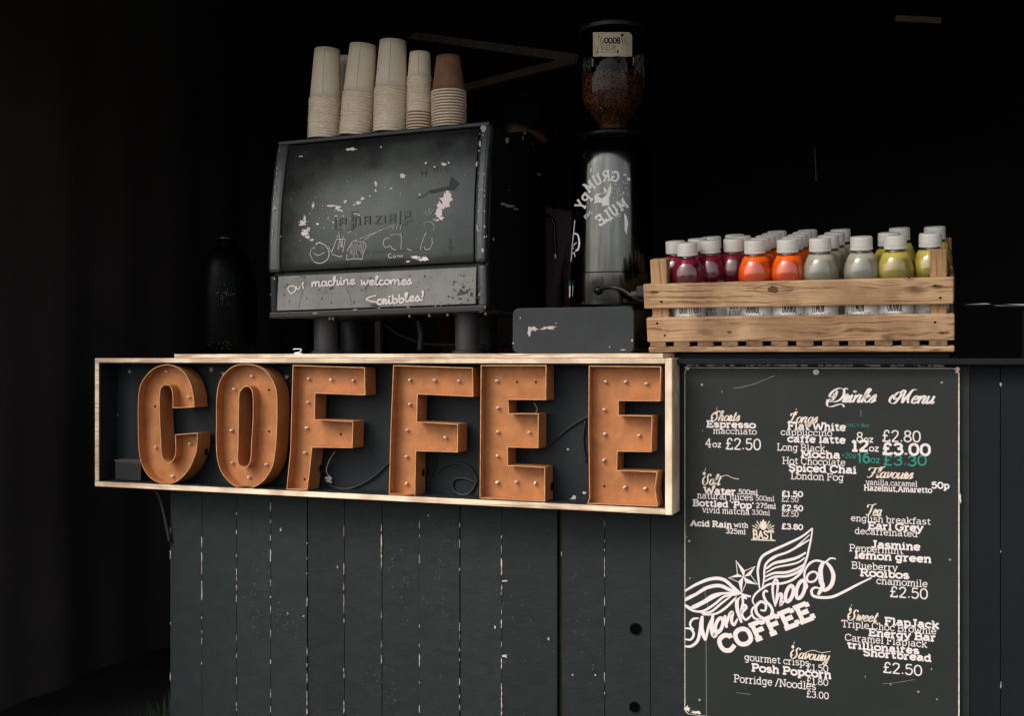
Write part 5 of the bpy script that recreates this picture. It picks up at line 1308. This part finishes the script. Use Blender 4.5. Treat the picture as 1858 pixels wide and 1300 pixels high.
def hand(s, wrist):
    base = len(nodes); w = Vector(wrist)
    nodes.append((tuple(w+Vector((-.03*s,-.05,-.008))), (.030,.014))); edges.append((11 if s > 0 else 15, base))
    for k in range(4):
        f0_ = w+Vector((-.03*s+(k-1.5)*.017, -.085, -.012)); L = (.03,.036,.034,.026)[k]
        n0 = len(nodes); nodes.append((tuple(f0_), .0085)); nodes.append((tuple(f0_+Vector((0,-L,-.010))), .008)); nodes.append((tuple(f0_+Vector((0,-L*1.2,-.010-L*.9))), .007))
        edges.extend([(base, n0),(n0, n0+1),(n0+1, n0+2)])
    n0 = len(nodes); t_ = w+Vector((-.03*s-.03*s,-.045,-.01)); nodes.append((tuple(t_), .010)); nodes.append((tuple(t_+Vector((-.012*s,-.03,-.012))), .0085)); edges.extend([(base, n0),(n0, n0+1)])
hand(1, nodes[11][0]); hand(-1, nodes[15][0])
# face: nose, ears, chin on the same surface
HR = Matrix.Rotation(R(55), 3, 'Z') @ Matrix.Rotation(R(22), 3, 'X')
fr = lambda x, y, z: head+HR @ Vector((x, y, z))
nb_ = len(nodes)
nodes += [(tuple(fr(.0,-.098,-.018)), .011), (tuple(fr(0,-.07,-.085)), .026), (tuple(fr(.082,.0,-.012)), .011), (tuple(fr(-.082,.0,-.012)), .011)]
edges += [(6, nb_), (5, nb_+1), (6, nb_+2), (6, nb_+3)]
skin('body', nodes, edges, M['skin'], pn)
for sx_ in (-1, 1):
    part('eye', ellipsoid(fr(.031*sx_, -.080, .012), .010, .010, .007, 12, 8), M['skin'], pn, smooth=True, local=True)
    part('pupil', ellipsoid(fr(.031*sx_, -.0885, .011), .006, .004, .003, 10, 6), M['hair'], pn, smooth=True, local=True)
part('mouth', ellipsoid(fr(0, -.092, -.062), .018, .010, .005, 12, 6), mat('lips', (.2,.06,.05)), pn, smooth=True, local=True)
hv, hf = ellipsoid((0, .018, .035), .098, .112, .110, 28, 18)
hv = [v+Vector((.003*math.sin(v.z*90+v.x*60), .003*math.sin(v.x*110), .002*math.sin(v.y*100))) for v in hv]
hf = [f for f in hf if not (sum(hv[i].y for i in f)/4 < -.035 and sum(hv[i].z for i in f)/4 < .055)]
hv = [fr(*v) for v in hv]
part('hair', (hv, hf), M['hair'], pn, smooth=True, local=True)
sn_ = [((0,0,.92),(.165,.125)),((0,.02,1.06),(.155,.118)),((0,0,sh-.06),(.185,.125)),((0,-.02,sh+.035),(.105,.085)),((.20,-.02,sh-.01),.070),((.225,-.05,sh-.20),.062),((-.20,-.02,sh-.01),.070),((-.24,-.05,sh-.20),.062),((.222,-.055,sh-.29),.058),((-.237,-.055,sh-.29),.058)]
skin('shirt', sn_, [(0,1),(1,2),(2,3),(2,4),(4,5),(5,8),(2,6),(6,7),(7,9)], M['shirt'], pn)
tn_ = [((0,0,.92),(.16,.12)),((.10,0,.80),.095),((.11,-.02,.46),.068),((.12,.02,.10),.055),((-.10,0,.80),.095),((-.11,-.02,.46),.068),((-.12,.02,.10),.055)]
skin('trousers', tn_, [(0,1),(1,2),(2,3),(0,4),(4,5),(5,6)], M['trousers'], pn)

for o in list(COL.objects):
    if o.parent is not None and o.name.split('.')[0] in ('paint_chips', 'paint_specks', 'scraped_paint', 'edge_chips', 'grime_spots', 'droplets', 'chipped_spots', 'worn_lettering', 'scratches', 'dark_smudges'): o['kind'] = 'stuff'
# ------------------------------------------------------------------ light
w = bpy.data.worlds.new('World'); scene.world = w; w.use_nodes = True
N, L = w.node_tree.nodes, w.node_tree.links
sky = N.new('ShaderNodeTexSky'); sky.sky_type = 'NISHITA'; sky.sun_disc = False
SE, SA = R(48), R(-38)                              # sun elevation; azimuth left of the viewer's back
sky.sun_elevation = SE; sky.air_density = 1.0; sky.dust_density = 4.0; sky.ozone_density = 1
d_sun = Vector((math.sin(SA)*math.cos(SE), -math.cos(SA)*math.cos(SE), math.sin(SE)))
sky.sun_rotation = math.atan2(d_sun.x, d_sun.y)
bg = N['Background']; bg.inputs['Strength'].default_value = .15; hs = N.new('ShaderNodeHueSaturation'); hs.inputs['Saturation'].default_value = .3
L.new(sky.outputs[0], hs.inputs['Color']); L.new(hs.outputs[0], bg.inputs['Color'])
sl = bpy.data.lights.new('sun', 'SUN'); sl.energy = 1.3; sl.angle = R(34); sl.color = (1, .93, .86)
so = bpy.data.objects.new('sun', sl); COL.objects.link(so)
so.rotation_euler = d_sun.to_track_quat('Z', 'Y').to_euler(); so.location = d_sun*20
scene.view_settings.view_transform = 'Standard'; scene.view_settings.look = 'None'
scene.view_settings.exposure = .76; scene.view_settings.gamma = 1
scene.cycles.max_bounces = 8; scene.cycles.transparent_max_bounces = 24; scene.cycles.use_denoising = True
